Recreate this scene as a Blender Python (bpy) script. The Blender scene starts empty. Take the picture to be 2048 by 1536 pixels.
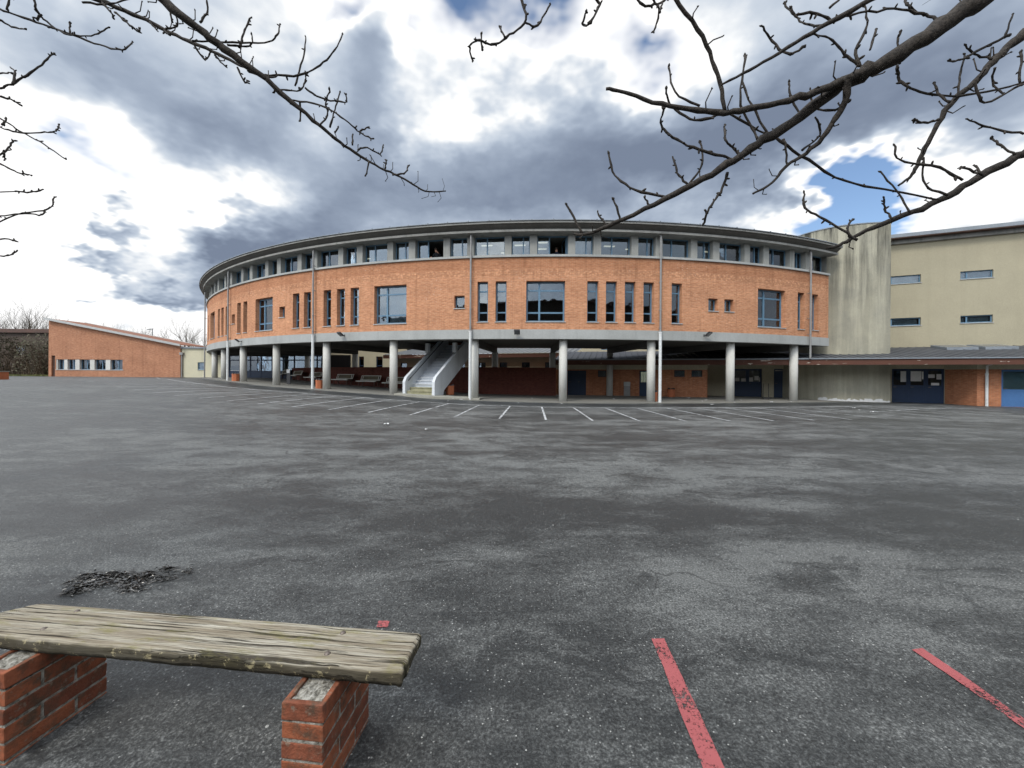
import bpy, bmesh, math, random
from math import sin, cos, pi, radians, sqrt
from mathutils import Vector, Matrix, noise
random.seed(7)
S = bpy.context.scene
COL = S.collection

# ------------------------------------------------------------------ camera
F, ROLL, EYE = 770.0, 0.0071, 1.6
cd = bpy.data.cameras.new('camera'); cam = bpy.data.objects.new('camera', cd); COL.objects.link(cam)
cam.location = (0, 0, EYE); cam.rotation_euler = (pi/2, -ROLL, 0)
cd.sensor_width = 36; cd.lens = F/2048*36; cd.shift_y = -17.5/2048
cd.clip_start = 0.05; cd.clip_end = 3000
S.camera = cam
S.view_settings.view_transform = 'Standard'; S.view_settings.look = 'None'
S.view_settings.exposure = 0.2; S.view_settings.gamma = 1.0

def uvp(x, y):                      # photograph pixel -> ray slopes (right, up) per metre forward
    xx, yy = x-1024, y-768
    return (xx+ROLL*yy)/F, -(yy-ROLL*xx+17.5)/F
def P(x, y, t):                     # the place at depth t seen at that pixel
    u, v = uvp(x, y); return Vector((u*t, t, EYE+v*t))

# ------------------------------------------------------------------ node helpers
def node(nt, kind, _in=None, **kw):
    n = nt.nodes.new(kind)
    for k, v in kw.items(): setattr(n, k, v)
    for k, v in (_in or {}).items():
        s = n.inputs[k]
        if isinstance(v, bpy.types.NodeSocket): nt.links.new(v, s)
        else: s.default_value = v
    return n
def mth(nt, op, a, b=0.0, clamp=False):
    return node(nt, 'ShaderNodeMath', {0: a, 1: b}, operation=op, use_clamp=clamp).outputs[0]
def ramp(nt, fac, stops, interp='LINEAR'):
    n = node(nt, 'ShaderNodeValToRGB', {0: fac}); cr = n.color_ramp; cr.interpolation = interp
    while len(cr.elements) < len(stops): cr.elements.new(0.5)
    for e, (p, c) in zip(cr.elements, stops):
        e.position = p; e.color = (c[0], c[1], c[2], 1) if hasattr(c, '__len__') else (c, c, c, 1)
    return n.outputs[0]
def mix(nt, fac, a, b, mode='MIX'):
    n = node(nt, 'ShaderNodeMix', data_type='RGBA', blend_type=mode)
    for i, v in ((0, fac), (6, a), (7, b)):
        if isinstance(v, bpy.types.NodeSocket): nt.links.new(v, n.inputs[i])
        else: n.inputs[i].default_value = v if i == 0 else (v[0], v[1], v[2], 1)
    return n.outputs[2]
def noi(nt, vec, scale, detail=4, rough=0.55, dist=0.0):
    return node(nt, 'ShaderNodeTexNoise', {'Vector': vec, 'Scale': scale, 'Detail': detail, 'Roughness': rough, 'Distortion': dist}).outputs[0]
def mapping(nt, vec, loc=(0, 0, 0), rot=(0, 0, 0), scale=(1, 1, 1), kind='POINT'):
    return node(nt, 'ShaderNodeMapping', {'Vector': vec, 'Location': loc, 'Rotation': rot, 'Scale': scale}, vector_type=kind).outputs[0]
def blob(nt, vec, x, y, sx, sy, rot, w):
    m = mapping(nt, vec, (x, y, 0), (0, 0, rot), (sx, sy, 1), 'TEXTURE')
    g = node(nt, 'ShaderNodeTexGradient', {'Vector': m}, gradient_type='QUADRATIC_SPHERE').outputs[1]
    return mth(nt, 'MULTIPLY', g, w)

# ------------------------------------------------------------------ sky: broken cloud over the Nishita sky
SUN_EL, SUN_AZ = 47.0, 215.0        # behind the camera, to the left (compass degrees from +Y towards +X)
W = bpy.data.worlds.new('World'); S.world = W; W.use_nodes = True
nt = W.node_tree; nt.nodes.clear()
tc = node(nt, 'ShaderNodeTexCoord').outputs['Generated']
sep = node(nt, 'ShaderNodeSeparateXYZ', {0: tc})
dx, dy, dz = sep.outputs
az = mth(nt, 'ARCTAN2', dx, dy)
el = mth(nt, 'ARCSINE', dz)
q0 = node(nt, 'ShaderNodeCombineXYZ', {0: az, 1: el}).outputs[0]
zc = mth(nt, 'ADD', mth(nt, 'MAXIMUM', dz, 0.0), 0.42)
flat = node(nt, 'ShaderNodeVectorMath', {0: tc, 1: node(nt, 'ShaderNodeCombineXYZ', {0: zc, 1: zc, 2: 1.0}).outputs[0]}, operation='DIVIDE').outputs[0]
wn = node(nt, 'ShaderNodeTexNoise', {'Vector': flat, 'Scale': 2.2, 'Detail': 5.0, 'Roughness': 0.6}).outputs[1]
wv = node(nt, 'ShaderNodeVectorMath', {0: wn, 1: (0.5, 0.5, 0.5)}, operation='SUBTRACT').outputs[0]
ws = node(nt, 'ShaderNodeVectorMath', {0: wv, 'Scale': 0.55}, operation='SCALE').outputs[0]
q = node(nt, 'ShaderNodeVectorMath', {0: q0, 1: ws}, operation='ADD').outputs[0]
SKY = [  # pixel x, y, half sizes (px), tilt, weight: + thicker, darker cloud, - thinner, brighter
    (100, 300, 540, 170, -30, -0.42), (450, 395, 330, 110, -22, -0.62), (120, 480, 520, 260, 0, -0.55), (-200, 420, 500, 500, 0, -0.40),
    (250, 640, 560, 200, 0, -0.50),
    (430, 200, 700, 160, -33, 0.30), (720, 350, 460, 130, -25, 0.22), (150, 110, 360, 120, -25, 0.20),
    (1130, 250, 480, 180, 8, 0.24), (1300, 390, 640, 170, 0, 0.24), (1500, 290, 520, 200, 0, 0.20), (950, 410, 620, 130, 0, 0.24),
    (640, 30, 300, 120, -25, -0.44), (900, 70, 290, 190, 0, -0.55), (1180, 50, 380, 160, 10, -0.55), (1340, 120, 170, 110, 0, -0.36),
    (760, 130, 120, 150, -20, 0.42), (840, 165, 90, 90, 0, 0.25),
    (1980, 400, 280, 120, -15, -0.50), (1830, 150, 640, 270, 0, 0.34), (440, 490, 260, 110, 15, .72), (190, 475, 160, 70, 0, 0.85), (330, 570, 210, 70, 5, 0.85),
    (175, 585, 80, 32, 0, 0.5), (640, 490, 280, 110, 0, 0.34), (60, 570, 200, 60, 0, .2)]
GAPS = [(60, 325, 130, 60, 20, .24), (960, 15, 110, 80, 0, .38), (1085, 25, 110, 80, 0, .43), (1310, 65, 110, 80, 0, .3), (1670, 412, 235, 100, -8, 1.7), (720, 20, 110, 60, -30, .4), (830, 160, 70, 80, -20, .4)]
def field(lst):
    acc = None
    for (x, y, sx, sy, rot, w) in lst:
        u, v = uvp(x, y); a = math.atan(u); k = 1/(1+u*u)
        b = blob(nt, q, a, math.atan(v*cos(a)), max(1.25*sx*k/F, .03), max(1.25*sy*sqrt(k)/F, .03), radians(-rot), w)
        acc = b if acc is None else mth(nt, 'ADD', acc, b)
    return acc
acc, gaps = field(SKY), field(GAPS)
n1 = noi(nt, flat, 1.7, 10, 0.52, 0.25)
n2 = noi(nt, mapping(nt, flat, (3, 1, 0)), 5.5, 8, 0.6, 0.2)
nn = mth(nt, 'ADD', mth(nt, 'MULTIPLY', mth(nt, 'SUBTRACT', n1, 0.5), 0.62), mth(nt, 'MULTIPLY', mth(nt, 'SUBTRACT', n2, 0.5), 0.30))
dens = mth(nt, 'MAXIMUM', mth(nt, 'ADD', mth(nt, 'ADD', nn, 0.545), acc), mth(nt, 'ADD', 0.30, mth(nt, 'MULTIPLY', nn, .25)))
dens = mth(nt, 'SUBTRACT', dens, gaps, clamp=True)
cl = ramp(nt, dens, [(0.0, (.9, .95, 1.0)), (0.14, (1.0, 1.0, 1.0)), (0.36, (1.12, 1.11, 1.08)), (0.46, (.80, .82, .84)),
                     (0.55, (.54, .605, .69)), (0.72, (.33, .395, .50)), (1.0, (.14, .175, .25))], 'B_SPLINE')
cover = ramp(nt, dens, [(0.0, 0.0), (0.06, 0.12), (0.28, 1.0)])
skyt = node(nt, 'ShaderNodeTexSky', sky_type='NISHITA', sun_disc=False)
skyt.sun_elevation = radians(SUN_EL); skyt.sun_rotation = radians(SUN_AZ); skyt.air_density = 1.0; skyt.dust_density = 0.4; skyt.ozone_density = 2.0
BG = 0.1
clb = node(nt, 'ShaderNodeVectorMath', {0: cl, 'Scale': 1/BG}, operation='SCALE').outputs[0]
skb = node(nt, 'ShaderNodeVectorMath', {0: skyt.outputs[0], 'Scale': 1.45}, operation='SCALE').outputs[0]
skc = mix(nt, cover, skb, clb)
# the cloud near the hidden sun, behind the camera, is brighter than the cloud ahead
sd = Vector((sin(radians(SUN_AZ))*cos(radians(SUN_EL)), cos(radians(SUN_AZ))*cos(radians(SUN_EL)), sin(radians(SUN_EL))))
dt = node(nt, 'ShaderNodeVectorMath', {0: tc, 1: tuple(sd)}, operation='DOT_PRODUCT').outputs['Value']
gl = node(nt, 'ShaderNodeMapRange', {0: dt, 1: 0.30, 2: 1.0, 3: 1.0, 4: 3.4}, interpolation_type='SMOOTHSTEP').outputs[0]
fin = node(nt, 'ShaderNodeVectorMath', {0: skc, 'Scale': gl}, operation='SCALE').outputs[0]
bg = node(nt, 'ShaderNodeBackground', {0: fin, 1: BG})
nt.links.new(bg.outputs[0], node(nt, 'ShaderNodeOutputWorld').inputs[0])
W.cycles.sampling_method = 'MANUAL'; W.cycles.sample_map_resolution = 512

# ------------------------------------------------------------------ sun, veiled by cloud
sl = bpy.data.lights.new('sun', 'SUN'); sl.energy = 1.6; sl.angle = radians(14); sl.color = (1.0, .95, .86)
so = bpy.data.objects.new('sun', sl); COL.objects.link(so)
so.rotation_euler = (-sd).to_track_quat('-Z', 'Y').to_euler(); so.location = sd*50

# ------------------------------------------------------------------ materials
def mat(name, col=(.5, .5, .5), rough=.8, spec=.3, metal=0.0):
    m = bpy.data.materials.new(name); m.use_nodes = True
    nt = m.node_tree; b = nt.nodes['Principled BSDF']
    b.inputs['Base Color'].default_value = (*col, 1); b.inputs['Roughness'].default_value = rough
    b.inputs['Specular IOR Level'].default_value = spec; b.inputs['Metallic'].default_value = metal
    return m, nt, b
def bump(nt, b, h, dist, strength=1.0):
    n = node(nt, 'ShaderNodeBump', {'Height': h, 'Distance': dist, 'Strength': strength}); nt.links.new(n.outputs[0], b.inputs['Normal'])
def OBJ(nt): return node(nt, 'ShaderNodeTexCoord').outputs['Object']
def GEN(nt): return node(nt, 'ShaderNodeNewGeometry').outputs['Position']
def UV(nt): return node(nt, 'ShaderNodeTexCoord').outputs['UV']
def blotchy(name, c1, c2, scale=1.0, rough=.8, spec=.3, metal=0.0, detail=6, bmp=0.0, stretch=(1, 1, 1), lo=.3, hi=.7):
    m, nt, b = mat(name, c1, rough, spec, metal)
    v = mapping(nt, GEN(nt), scale=stretch)
    n = noi(nt, v, scale, detail, .62)
    c = mix(nt, ramp(nt, n, [(lo, 0.0), (hi, 1.0)]), c1, c2)
    fine = noi(nt, v, scale*14, 3, .6)
    c = mix(nt, 0.35, c, ramp(nt, fine, [(.3, .55), (.7, 1.35)]), 'MULTIPLY') if True else c
    nt.links.new(c, b.inputs[0])
    if bmp: bump(nt, b, fine, bmp)
    return m

def brick_mat(name, ca, cb, mortar, tint=None, bands=False, bmp=.004, specks=True):
    m, nt, b = mat(name, ca, .88, .2)
    uv = UV(nt)
    br = node(nt, 'ShaderNodeTexBrick', {'Vector': uv, 'Color1': (*ca, 1), 'Color2': (*cb, 1), 'Mortar': (*mortar, 1), 'Scale': 1.0,
              'Mortar Size': .006, 'Mortar Smooth': .3, 'Bias': 0.0, 'Brick Width': .23, 'Row Height': .075})
    c = br.outputs[0]
    n = noi(nt, mapping(nt, uv, scale=(.5, 1.0, 1)), .9, 5, .6)
    c = mix(nt, .55, c, ramp(nt, n, [(.3, (.72, .70, .70)), (.55, (1, 1, 1)), (.75, (1.16, 1.2, 1.2))]), 'MULTIPLY')
    n3 = noi(nt, mapping(nt, uv, scale=(4.4, 13.3, 1)), 1.0, 2, .5)         # brick to brick firing
    c = mix(nt, .6, c, ramp(nt, n3, [(.25, (.62, .58, .56)), (.5, (1, 1, 1)), (.72, (1.28, 1.36, 1.4))]), 'MULTIPLY')
    sp = node(nt, 'ShaderNodeSeparateXYZ', {0: uv})
    if bands:
        z = sp.outputs[1]
        top = ramp(nt, mth(nt, 'SUBTRACT', z, 7.0), [(.26, 0.0), (.27, 1.0)], 'LINEAR')      # redder courses under the sill
        c = mix(nt, mth(nt, 'MULTIPLY', top, .8), c, (.76, .70, .66), 'MULTIPLY')
        zz = mth(nt, 'ABSOLUTE', mth(nt, 'SUBTRACT', z, 7.08)); bd = ramp(nt, zz, [(.16, 1.0), (.18, 0.0)])
        dg = node(nt, 'ShaderNodeTexVoronoi', {'Vector': mapping(nt, uv, rot=(0, 0, .785), scale=(7, 7, 1)), 'Scale': 1.0}).outputs[0]
        c = mix(nt, mth(nt, 'MULTIPLY', bd, .55), c, ramp(nt, dg, [(.15, (1.25, 1.3, 1.3)), (.6, (.7, .68, .66))]), 'MULTIPLY')
    rs_ = noi(nt, mapping(nt, uv, scale=(3.2, .16, 1)), 1.2, 5, .65)        # rain streaks
    c = mix(nt, mth(nt, 'MULTIPLY', ramp(nt, rs_, [(.52, 0.0), (.68, 1.0)]), .38), c, (.50, .46, .43), 'MULTIPLY')
    if specks:                                                          # efflorescence
        w1 = noi(nt, mapping(nt, uv, scale=(1, 2.2, 1)), 7.0, 4, .6); w2 = noi(nt, uv, .55, 3, .6)
        wf = mth(nt, 'MULTIPLY', ramp(nt, w1, [(.60, 0.0), (.68, 1.0)]), ramp(nt, w2, [(.50, 0.0), (.64, .8)]))
        c = mix(nt, wf, c, (.60, .46, .36))
    nt.links.new(c, b.inputs[0])
    bump(nt, b, mth(nt, 'SUBTRACT', 1.0, br.outputs[1]), bmp, .8)
    return m

def streaky(name, c1, c2, dark, amount=.5, zr=None, th=(.50, .68)):               # concrete/render with rain streaks
    m, nt, b = mat(name, c1, .85, .25)
    p = GEN(nt)
    n = noi(nt, p, .8, 6, .6)
    c = mix(nt, ramp(nt, n, [(.35, 0.0), (.65, 1.0)]), c1, c2)
    st = noi(nt, mapping(nt, p, scale=(1.6, 1.6, .10)), 1.3, 6, .65)
    s = mth(nt, 'MULTIPLY', ramp(nt, st, [(th[0], 0.0), (th[1], 1.0)]), amount)
    if zr:
        z = node(nt, 'ShaderNodeSeparateXYZ', {0: p}).outputs[2]
        s = mth(nt, 'MULTIPLY', s, node(nt, 'ShaderNodeMapRange', {0: z, 1: zr[0], 2: zr[1], 3: .25, 4: 1.0}).outputs[0])
    c = mix(nt, s, c, dark)
    f = noi(nt, p, 22, 4, .6)
    c = mix(nt, .25, c, ramp(nt, f, [(.3, .6), (.7, 1.35)]), 'MULTIPLY')
    nt.links.new(c, b.inputs[0]); bump(nt, b, f, .004)
    return m

M = {}
M['brick'] = brick_mat('orange_brick', (.54, .252, .132), (.47, .208, .107), (.50, .335, .225), bands=True)
M['brick_low'] = brick_mat('annex_brick', (.44, .18, .09), (.36, .14, .07), (.36, .23, .15))
M['brick_gable'] = brick_mat('gable_brick', (.42, .19, .105), (.36, .155, .085), (.38, .25, .17))
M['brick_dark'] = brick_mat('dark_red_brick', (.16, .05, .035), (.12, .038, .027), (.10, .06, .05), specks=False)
M['concrete'] = streaky('board_concrete', (.31, .31, .285), (.245, .245, .23), (.13, .13, .12), .45)
M['fascia'] = streaky('pale_concrete_beam', (.37, .375, .36), (.31, .315, .30), (.24, .245, .235), .4)
M['column'] = streaky('column_concrete', (.56, .55, .51), (.49, .48, .44), (.34, .33, .29), .35)
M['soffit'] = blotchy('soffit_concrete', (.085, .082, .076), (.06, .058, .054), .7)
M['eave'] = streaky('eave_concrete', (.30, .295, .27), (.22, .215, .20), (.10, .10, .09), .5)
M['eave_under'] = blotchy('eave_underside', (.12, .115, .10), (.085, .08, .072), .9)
M['cream'] = streaky('cream_render', (.36, .322, .228), (.332, .298, .212), (.30, .27, .19), .35)
M['tower'] = streaky('stained_render', (.40, .375, .285), (.31, .295, .235), (.035, .034, .028), .95, (5.5, 11.0), (.43, .60))
M['cream_old'] = streaky('old_cream_render', (.54, .50, .36), (.48, .45, .33), (.30, .28, .2), .5)
M['band'] = blotchy('lintel_render', (.42, .38, .28), (.36, .33, .24), 1.0)
M['blue'] = blotchy('blue_window_metal', (.105, .20, .285), (.085, .165, .245), 2.0, .45, .5)
M['blue_door'] = blotchy('blue_door_paint', (.06, .15, .33), (.05, .13, .29), 1.4, .5, .4)
M['navy'] = blotchy('navy_door_paint', (.013, .032, .078), (.010, .026, .062), 1.4, .5, .4)
M['sill'] = blotchy('metal_sill', (.42, .42, .40), (.34, .34, .33), 2.0, .5, .5)
M['pipe'] = blotchy('zinc_pipe', (.27, .265, .255), (.21, .205, .20), 2.0, .5, .5)
M['pipe_white'] = blotchy('white_pipe', (.66, .67, .66), (.56, .57, .55), 2.5, .5, .4, stretch=(1, 1, .4))
M['tile'] = blotchy('dark_roof_sheet', (.075, .08, .09), (.05, .053, .06), 1.2, .55, .5)
M['tile_moss'] = blotchy('grey_roof_sheet', (.17, .175, .18), (.11, .115, .115), 1.6, .55, .5)
M['roofmetal'] = blotchy('zinc_edge', (.22, .24, .26), (.17, .19, .21), 1.2, .45, .5)
M['dark'] = mat('dark_interior', (.02, .02, .02), .9, .1)[0]
M['inwall'] = blotchy('interior_paint', (.15, .145, .13), (.12, .115, .105), .6)
M['black'] = blotchy('black_plastic', (.018, .018, .02), (.03, .03, .032), 6.0, .45, .5)
M['steel'] = mat('bolt_steel', (.17, .14, .12), .55, .5, .7)[0]
M['paper'] = blotchy('paper', (.68, .68, .66), (.58, .58, .57), 3.0, .8)
M['blind'] = blotchy('white_blind', (.50, .52, .53), (.42, .44, .46), 1.2, .8, stretch=(3, 3, .2))
M['bin'] = blotchy('terracotta', (.46, .155, .07), (.38, .12, .055), 3.0, .8)
M['slatwhite'] = blotchy('cream_metal', (.60, .58, .52), (.5, .48, .42), 3.0, .5)
M['mesh'] = blotchy('olive_panel', (.12, .10, .06), (.09, .075, .05), 3.0, .6)
M['post'] = blotchy('brown_metal', (.10, .05, .035), (.07, .04, .03), 3.0, .6)
M['riser'] = blotchy('stair_riser', (.46, .49, .53), (.38, .41, .45), 2.0)
M['outb'] = blotchy('dark_brown_wall', (.085, .062, .048), (.06, .045, .037), 1.0)
M['rooftile_brown'] = blotchy('brown_roof', (.26, .115, .07), (.20, .09, .055), 1.2)
M['stair'] = streaky('painted_stair', (.60, .62, .64), (.52, .54, .56), (.25, .26, .25), .4)
M['tread'] = streaky('stair_tread', (.60, .62, .64), (.52, .54, .56), (.2, .2, .2), .4)
M['mossstep'] = blotchy('mossy_step', (.36, .34, .24), (.20, .19, .10), 3.0)
M['skin'] = mat('skin', (.46, .25, .17), .6)[0]
M['cloth'] = mat('dark_cloth', (.02, .021, .026), .9)[0]
M['cloth2'] = mat('navy_cloth', (.03, .035, .06), .9)[0]
M['hair'] = mat('hair', (.03, .02, .013), .7)[0]
M['lamp_glass'] = mat('floodlight_glass', (.10, .11, .12), .2, .6)[0]
# peeling brown fascia board
m, nt, b = mat('peeling_board', (.16, .062, .036), .75)
p = GEN(nt)
c = mix(nt, noi(nt, mapping(nt, p, scale=(1, 1, 5)), 1.2, 5), (.115, .047, .03), (.075, .033, .023))
pe = mth(nt, 'MULTIPLY', ramp(nt, noi(nt, mapping(nt, p, scale=(.9, .9, 3.5)), 1.9, 5, .6, .4), [(.63, 0.0), (.65, 1.0)]), ramp(nt, noi(nt, p, .33, 2), [(.44, 0.0), (.52, 1.0)]))
c = mix(nt, pe, c, (.50, .45, .37)); nt.links.new(c, b.inputs[0]); M['board'] = m
# window glass: mirrors the sky, lets the dark room through
m = bpy.data.materials.new('window_glass'); m.use_nodes = True; nt = m.node_tree; nt.nodes.clear()
fr = node(nt, 'ShaderNodeFresnel', {0: 1.45}).outputs[0]
fr = mth(nt, 'ADD', mth(nt, 'MULTIPLY', fr, 1.0), .07, clamp=True)
nb = node(nt, 'ShaderNodeBump', {'Height': noi(nt, GEN(nt), .9, 2), 'Distance': .02, 'Strength': .35}).outputs[0]
g = node(nt, 'ShaderNodeBsdfGlossy', {'Color': (.9, .95, 1, 1), 'Roughness': .02, 'Normal': nb}).outputs[0]
t = node(nt, 'ShaderNodeBsdfTransparent', {0: (.62, .68, .70, 1)}).outputs[0]
mx = node(nt, 'ShaderNodeMixShader', {0: fr, 1: t, 2: g}).outputs[0]
nt.links.new(mx, node(nt, 'ShaderNodeOutputMaterial').inputs[0]); M['glass'] = m
m, nt, b = mat('ceiling_lamp', (.8, .8, .8)); b.inputs['Emission Color'].default_value = (1, .86, .62, 1); b.inputs['Emission Strength'].default_value = .9; M['lamp'] = m
# bark
def bark(name, c1, c2, sc=30):
    m, nt, b = mat(name, c1, .85, .25); p = GEN(nt)
    n = noi(nt, p, sc, 5, .6); c = mix(nt, ramp(nt, n, [(.35, 0.0), (.65, 1.0)]), c1, c2)
    n2 = noi(nt, p, sc*.12, 4, .6); c = mix(nt, .5, c, ramp(nt, n2, [(.3, (.6, .62, .6)), (.7, (1.3, 1.3, 1.2))]), 'MULTIPLY')
    nt.links.new(c, b.inputs[0]); bump(nt, b, n, .006)
    return m
M['bark'] = bark('bark', (.058, .048, .041), (.020, .017, .015), 55)
M['bark_far'] = bark('far_bark', (.13, .105, .08), (.09, .075, .058), 4)
M['bark_hedge'] = bark('hedge_twigs', (.105, .07, .045), (.06, .045, .032), 6)
m, nt, b = mat('dry_leaves', (.12, .075, .04), .8)
r = node(nt, 'ShaderNodeNewGeometry').outputs['Random Per Island']
nt.links.new(ramp(nt, r, [(0, (.055, .045, .03)), (.5, (.085, .07, .045)), (.85, (.07, .075, .04)), (1, (.13, .105, .075))]), b.inputs[0]); M['dryleaf'] = m
m, nt, b = mat('evergreen_leaves', (.03, .05, .02), .6)
r = node(nt, 'ShaderNodeNewGeometry').outputs['Random Per Island']
nt.links.new(ramp(nt, r, [(0, (.018, .035, .014)), (1, (.05, .075, .03))]), b.inputs[0]); M['evergreen'] = m
M['grass'] = blotchy('grass_blades', (.10, .13, .04), (.15, .14, .06), 2.0)
# bricks of the near bench: fired colour varies brick by brick
m, nt, b = mat('bench_brick', (.3, .08, .04), .75, .3)
r = node(nt, 'ShaderNodeNewGeometry').outputs['Random Per Island']; p = OBJ(nt)
c = ramp(nt, r, [(0, (.19, .062, .036)), (.35, (.27, .085, .043)), (.7, (.34, .108, .05)), (1, (.13, .05, .035))])
n = noi(nt, p, 14, 6, .65); c = mix(nt, .8, c, ramp(nt, n, [(.3, (.5, .48, .46)), (.55, (1, 1, 1)), (.75, (1.3, 1.25, 1.2))]), 'MULTIPLY')
n2 = noi(nt, p, 9, 6, .75); c = mix(nt, ramp(nt, n2, [(.48, 0.0), (.64, .85)]), c, (.07, .058, .04))
n4 = noi(nt, p, 24, 5, .7); c = mix(nt, ramp(nt, n4, [(.58, 0.0), (.66, .7)]), c, (.24, .20, .15))
nt.links.new(c, b.inputs[0]); bump(nt, b, noi(nt, p, 90, 4, .7), .006); M['benchbrick'] = m
M['frosted'] = mat('frosted_panel', (.42, .52, .50), .3, .5)[0]
m, nt, b = mat('old_mortar', (.25, .23, .19), .95, .1); p = OBJ(nt)
c = ramp(nt, noi(nt, p, 45, 5, .7), [(.32, (.06, .055, .045)), (.45, (.24, .225, .19)), (.62, (.46, .44, .39))])
nt.links.new(c, b.inputs[0]); bump(nt, b, noi(nt, p, 60, 5, .7), .012); M['mortar'] = m
# weathered oak plank
m, nt, b = mat('weathered_plank', (.4, .36, .27), .85, .2); p = OBJ(nt)
wv = noi(nt, p, 2.6, 3, .5)
def along(sx, sy, sz, k): return node(nt, 'ShaderNodeVectorMath', {0: mapping(nt, p, scale=(sx, sy, sz)), 1: node(nt, 'ShaderNodeCombineXYZ', {1: mth(nt, 'MULTIPLY', wv, k)}).outputs[0]}, operation='ADD').outputs[0]
g1 = noi(nt, along(1.3, 38, 20, .9), 1.0, 6, .62); g2 = noi(nt, along(5, 190, 60, 4.0), 1.0, 4, .65)
g3 = noi(nt, mapping(nt, along(1.2, 78, 20, 1.6), (5, 3, 1)), 1.0, 5, .60)
c = ramp(nt, g1, [(.30, (.15, .118, .08)), (.45, (.265, .228, .17)), (.60, (.365, .335, .27)), (.75, (.45, .42, .36))])
c = mix(nt, .85, c, ramp(nt, g2, [(.34, (.34, .30, .25)), (.48, (1, 1, 1)), (.68, (1.3, 1.3, 1.28))]), 'MULTIPLY')
crk = ramp(nt, g3, [(.400, 1.0), (.432, 0.0)])
c = mix(nt, mth(nt, 'MULTIPLY', crk, .92), c, (.035, .028, .02))
mo = noi(nt, mapping(nt, p, scale=(1.6, 5, 5)), 2.6, 6, .7)
c = mix(nt, ramp(nt, mo, [(.53, 0.0), (.68, .8)]), c, (.20, .18, .065))
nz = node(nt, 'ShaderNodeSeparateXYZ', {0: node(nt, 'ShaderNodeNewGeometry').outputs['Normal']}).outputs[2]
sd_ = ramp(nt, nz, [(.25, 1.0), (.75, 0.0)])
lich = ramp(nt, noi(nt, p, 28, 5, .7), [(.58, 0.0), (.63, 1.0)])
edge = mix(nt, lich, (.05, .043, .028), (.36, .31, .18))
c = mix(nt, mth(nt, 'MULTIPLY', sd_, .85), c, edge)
nt.links.new(c, b.inputs[0])
bump(nt, b, mth(nt, 'SUBTRACT', mth(nt, 'ADD', mth(nt, 'MULTIPLY', g1, .5), mth(nt, 'MULTIPLY', g2, .5)), crk), .012, 1.0); M['plank'] = m
# paint on the ground
def paint(name, c, wear, under=(.09, .09, .09)):
    m, nt, b = mat(name, c, .7, .3); p = GEN(nt)
    n = noi(nt, p, 60, 5, .75); n2 = noi(nt, p, 3.0, 4, .6)
    f = ramp(nt, mth(nt, 'ADD', mth(nt, 'MULTIPLY', n, .6), mth(nt, 'MULTIPLY', n2, .4)), [(wear-.03, 0.0), (wear+.03, 1.0)])
    bs = nt.nodes['Principled BSDF']; nt.links.new(mix(nt, noi(nt, p, 9, 4), c, tuple(k*.78 for k in c)), bs.inputs[0])
    tr = node(nt, 'ShaderNodeBsdfTransparent').outputs[0]
    nt.links.new(node(nt, 'ShaderNodeMixShader', {0: f, 1: tr, 2: bs.outputs[0]}).outputs[0], nt.nodes['Material Output'].inputs[0])
    return m
M['white_paint'] = paint('white_line_paint', (.52, .53, .53), .465)
M['white_faint'] = paint('faint_white_paint', (.50, .51, .51), .50)
M['red_paint'] = paint('red_line_paint', (.36, .095, .097), .468)

# ground: worn tarmac, damp in bands
m, nt, b = mat('worn_tarmac', (.1, .1, .1), .8, .4)
p = GEN(nt)
pw = node(nt, 'ShaderNodeVectorMath', {0: p, 1: node(nt, 'ShaderNodeVectorMath', {0: node(nt, 'ShaderNodeVectorMath', {0: node(nt, 'ShaderNodeTexNoise', {'Vector': p, 'Scale': .8, 'Detail': 5.0}).outputs[1], 1: (.5, .5, .5)}, operation='SUBTRACT').outputs[0], 'Scale': 2.2}, operation='SCALE').outputs[0]}, operation='ADD').outputs[0]
DAMP = 'DAMPLIST'
def gxy(x, y, z=0.0):
    u, v = uvp(x, y); t = (z-EYE)/v; return u*t, t
acc = None
for (x, y, sx, sy, w, z) in [(1250, 1035, 5.0, .75, .66, 0), (1900, 1045, 3.0, .7, .55, 0), (500, 1010, 3.6, .8, .42, 0), (1950, 895, 7.0, 1.2, .5, .02),
        (1200, 880, 6.0, 1.0, .25, .05), (2000, 1250, 1.2, .5, .35, 0), (1250, 1110, .9, .55, .25, 0), (1000, 1420, 1.0, .6, .45, 0), (300, 1390, .9, .45, .35, 0), (900, 1200, 1.2, .5, .22, 0),
        (1500, 1130, 2.4, .8, -.45, 0), (1650, 950, 4.5, 1.0, -.42, 0), (1000, 940, 4.0, .9, -.3, 0), (300, 900, 8.0, 2.6, -.25, .1), (450, 1100, 2.2, .8, -.22, 0), (1900, 1180, 1.6, .6, -.25, 0),
        (1200, 1290, 1.2, .35, -.18, 0), (1500, 840, 9, 1.6, .22, .1), (1250, 846, 5, 1.0, -.4, .1), (230, 1160, .55, .28, .7, 0), (150, 1165, .4, .2, .5, 0)]:
    gx, gy = gxy(x, y, z)
    k = blob(nt, pw, gx, gy, 1.5*sx, 1.5*sy, 0, w); acc = k if acc is None else mth(nt, 'ADD', acc, k)
nl = noi(nt, mapping(nt, p, scale=(.30, .75, 1)), .8, 8, .62, .5)
nm = noi(nt, mapping(nt, p, scale=(.6, 1.2, 1)), 2.0, 8, .68)
dm = mth(nt, 'ADD', mth(nt, 'ADD', acc, mth(nt, 'MULTIPLY', mth(nt, 'SUBTRACT', nl, .5), 2.2)), mth(nt, 'MULTIPLY', mth(nt, 'SUBTRACT', nm, .5), 2.5))
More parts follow.
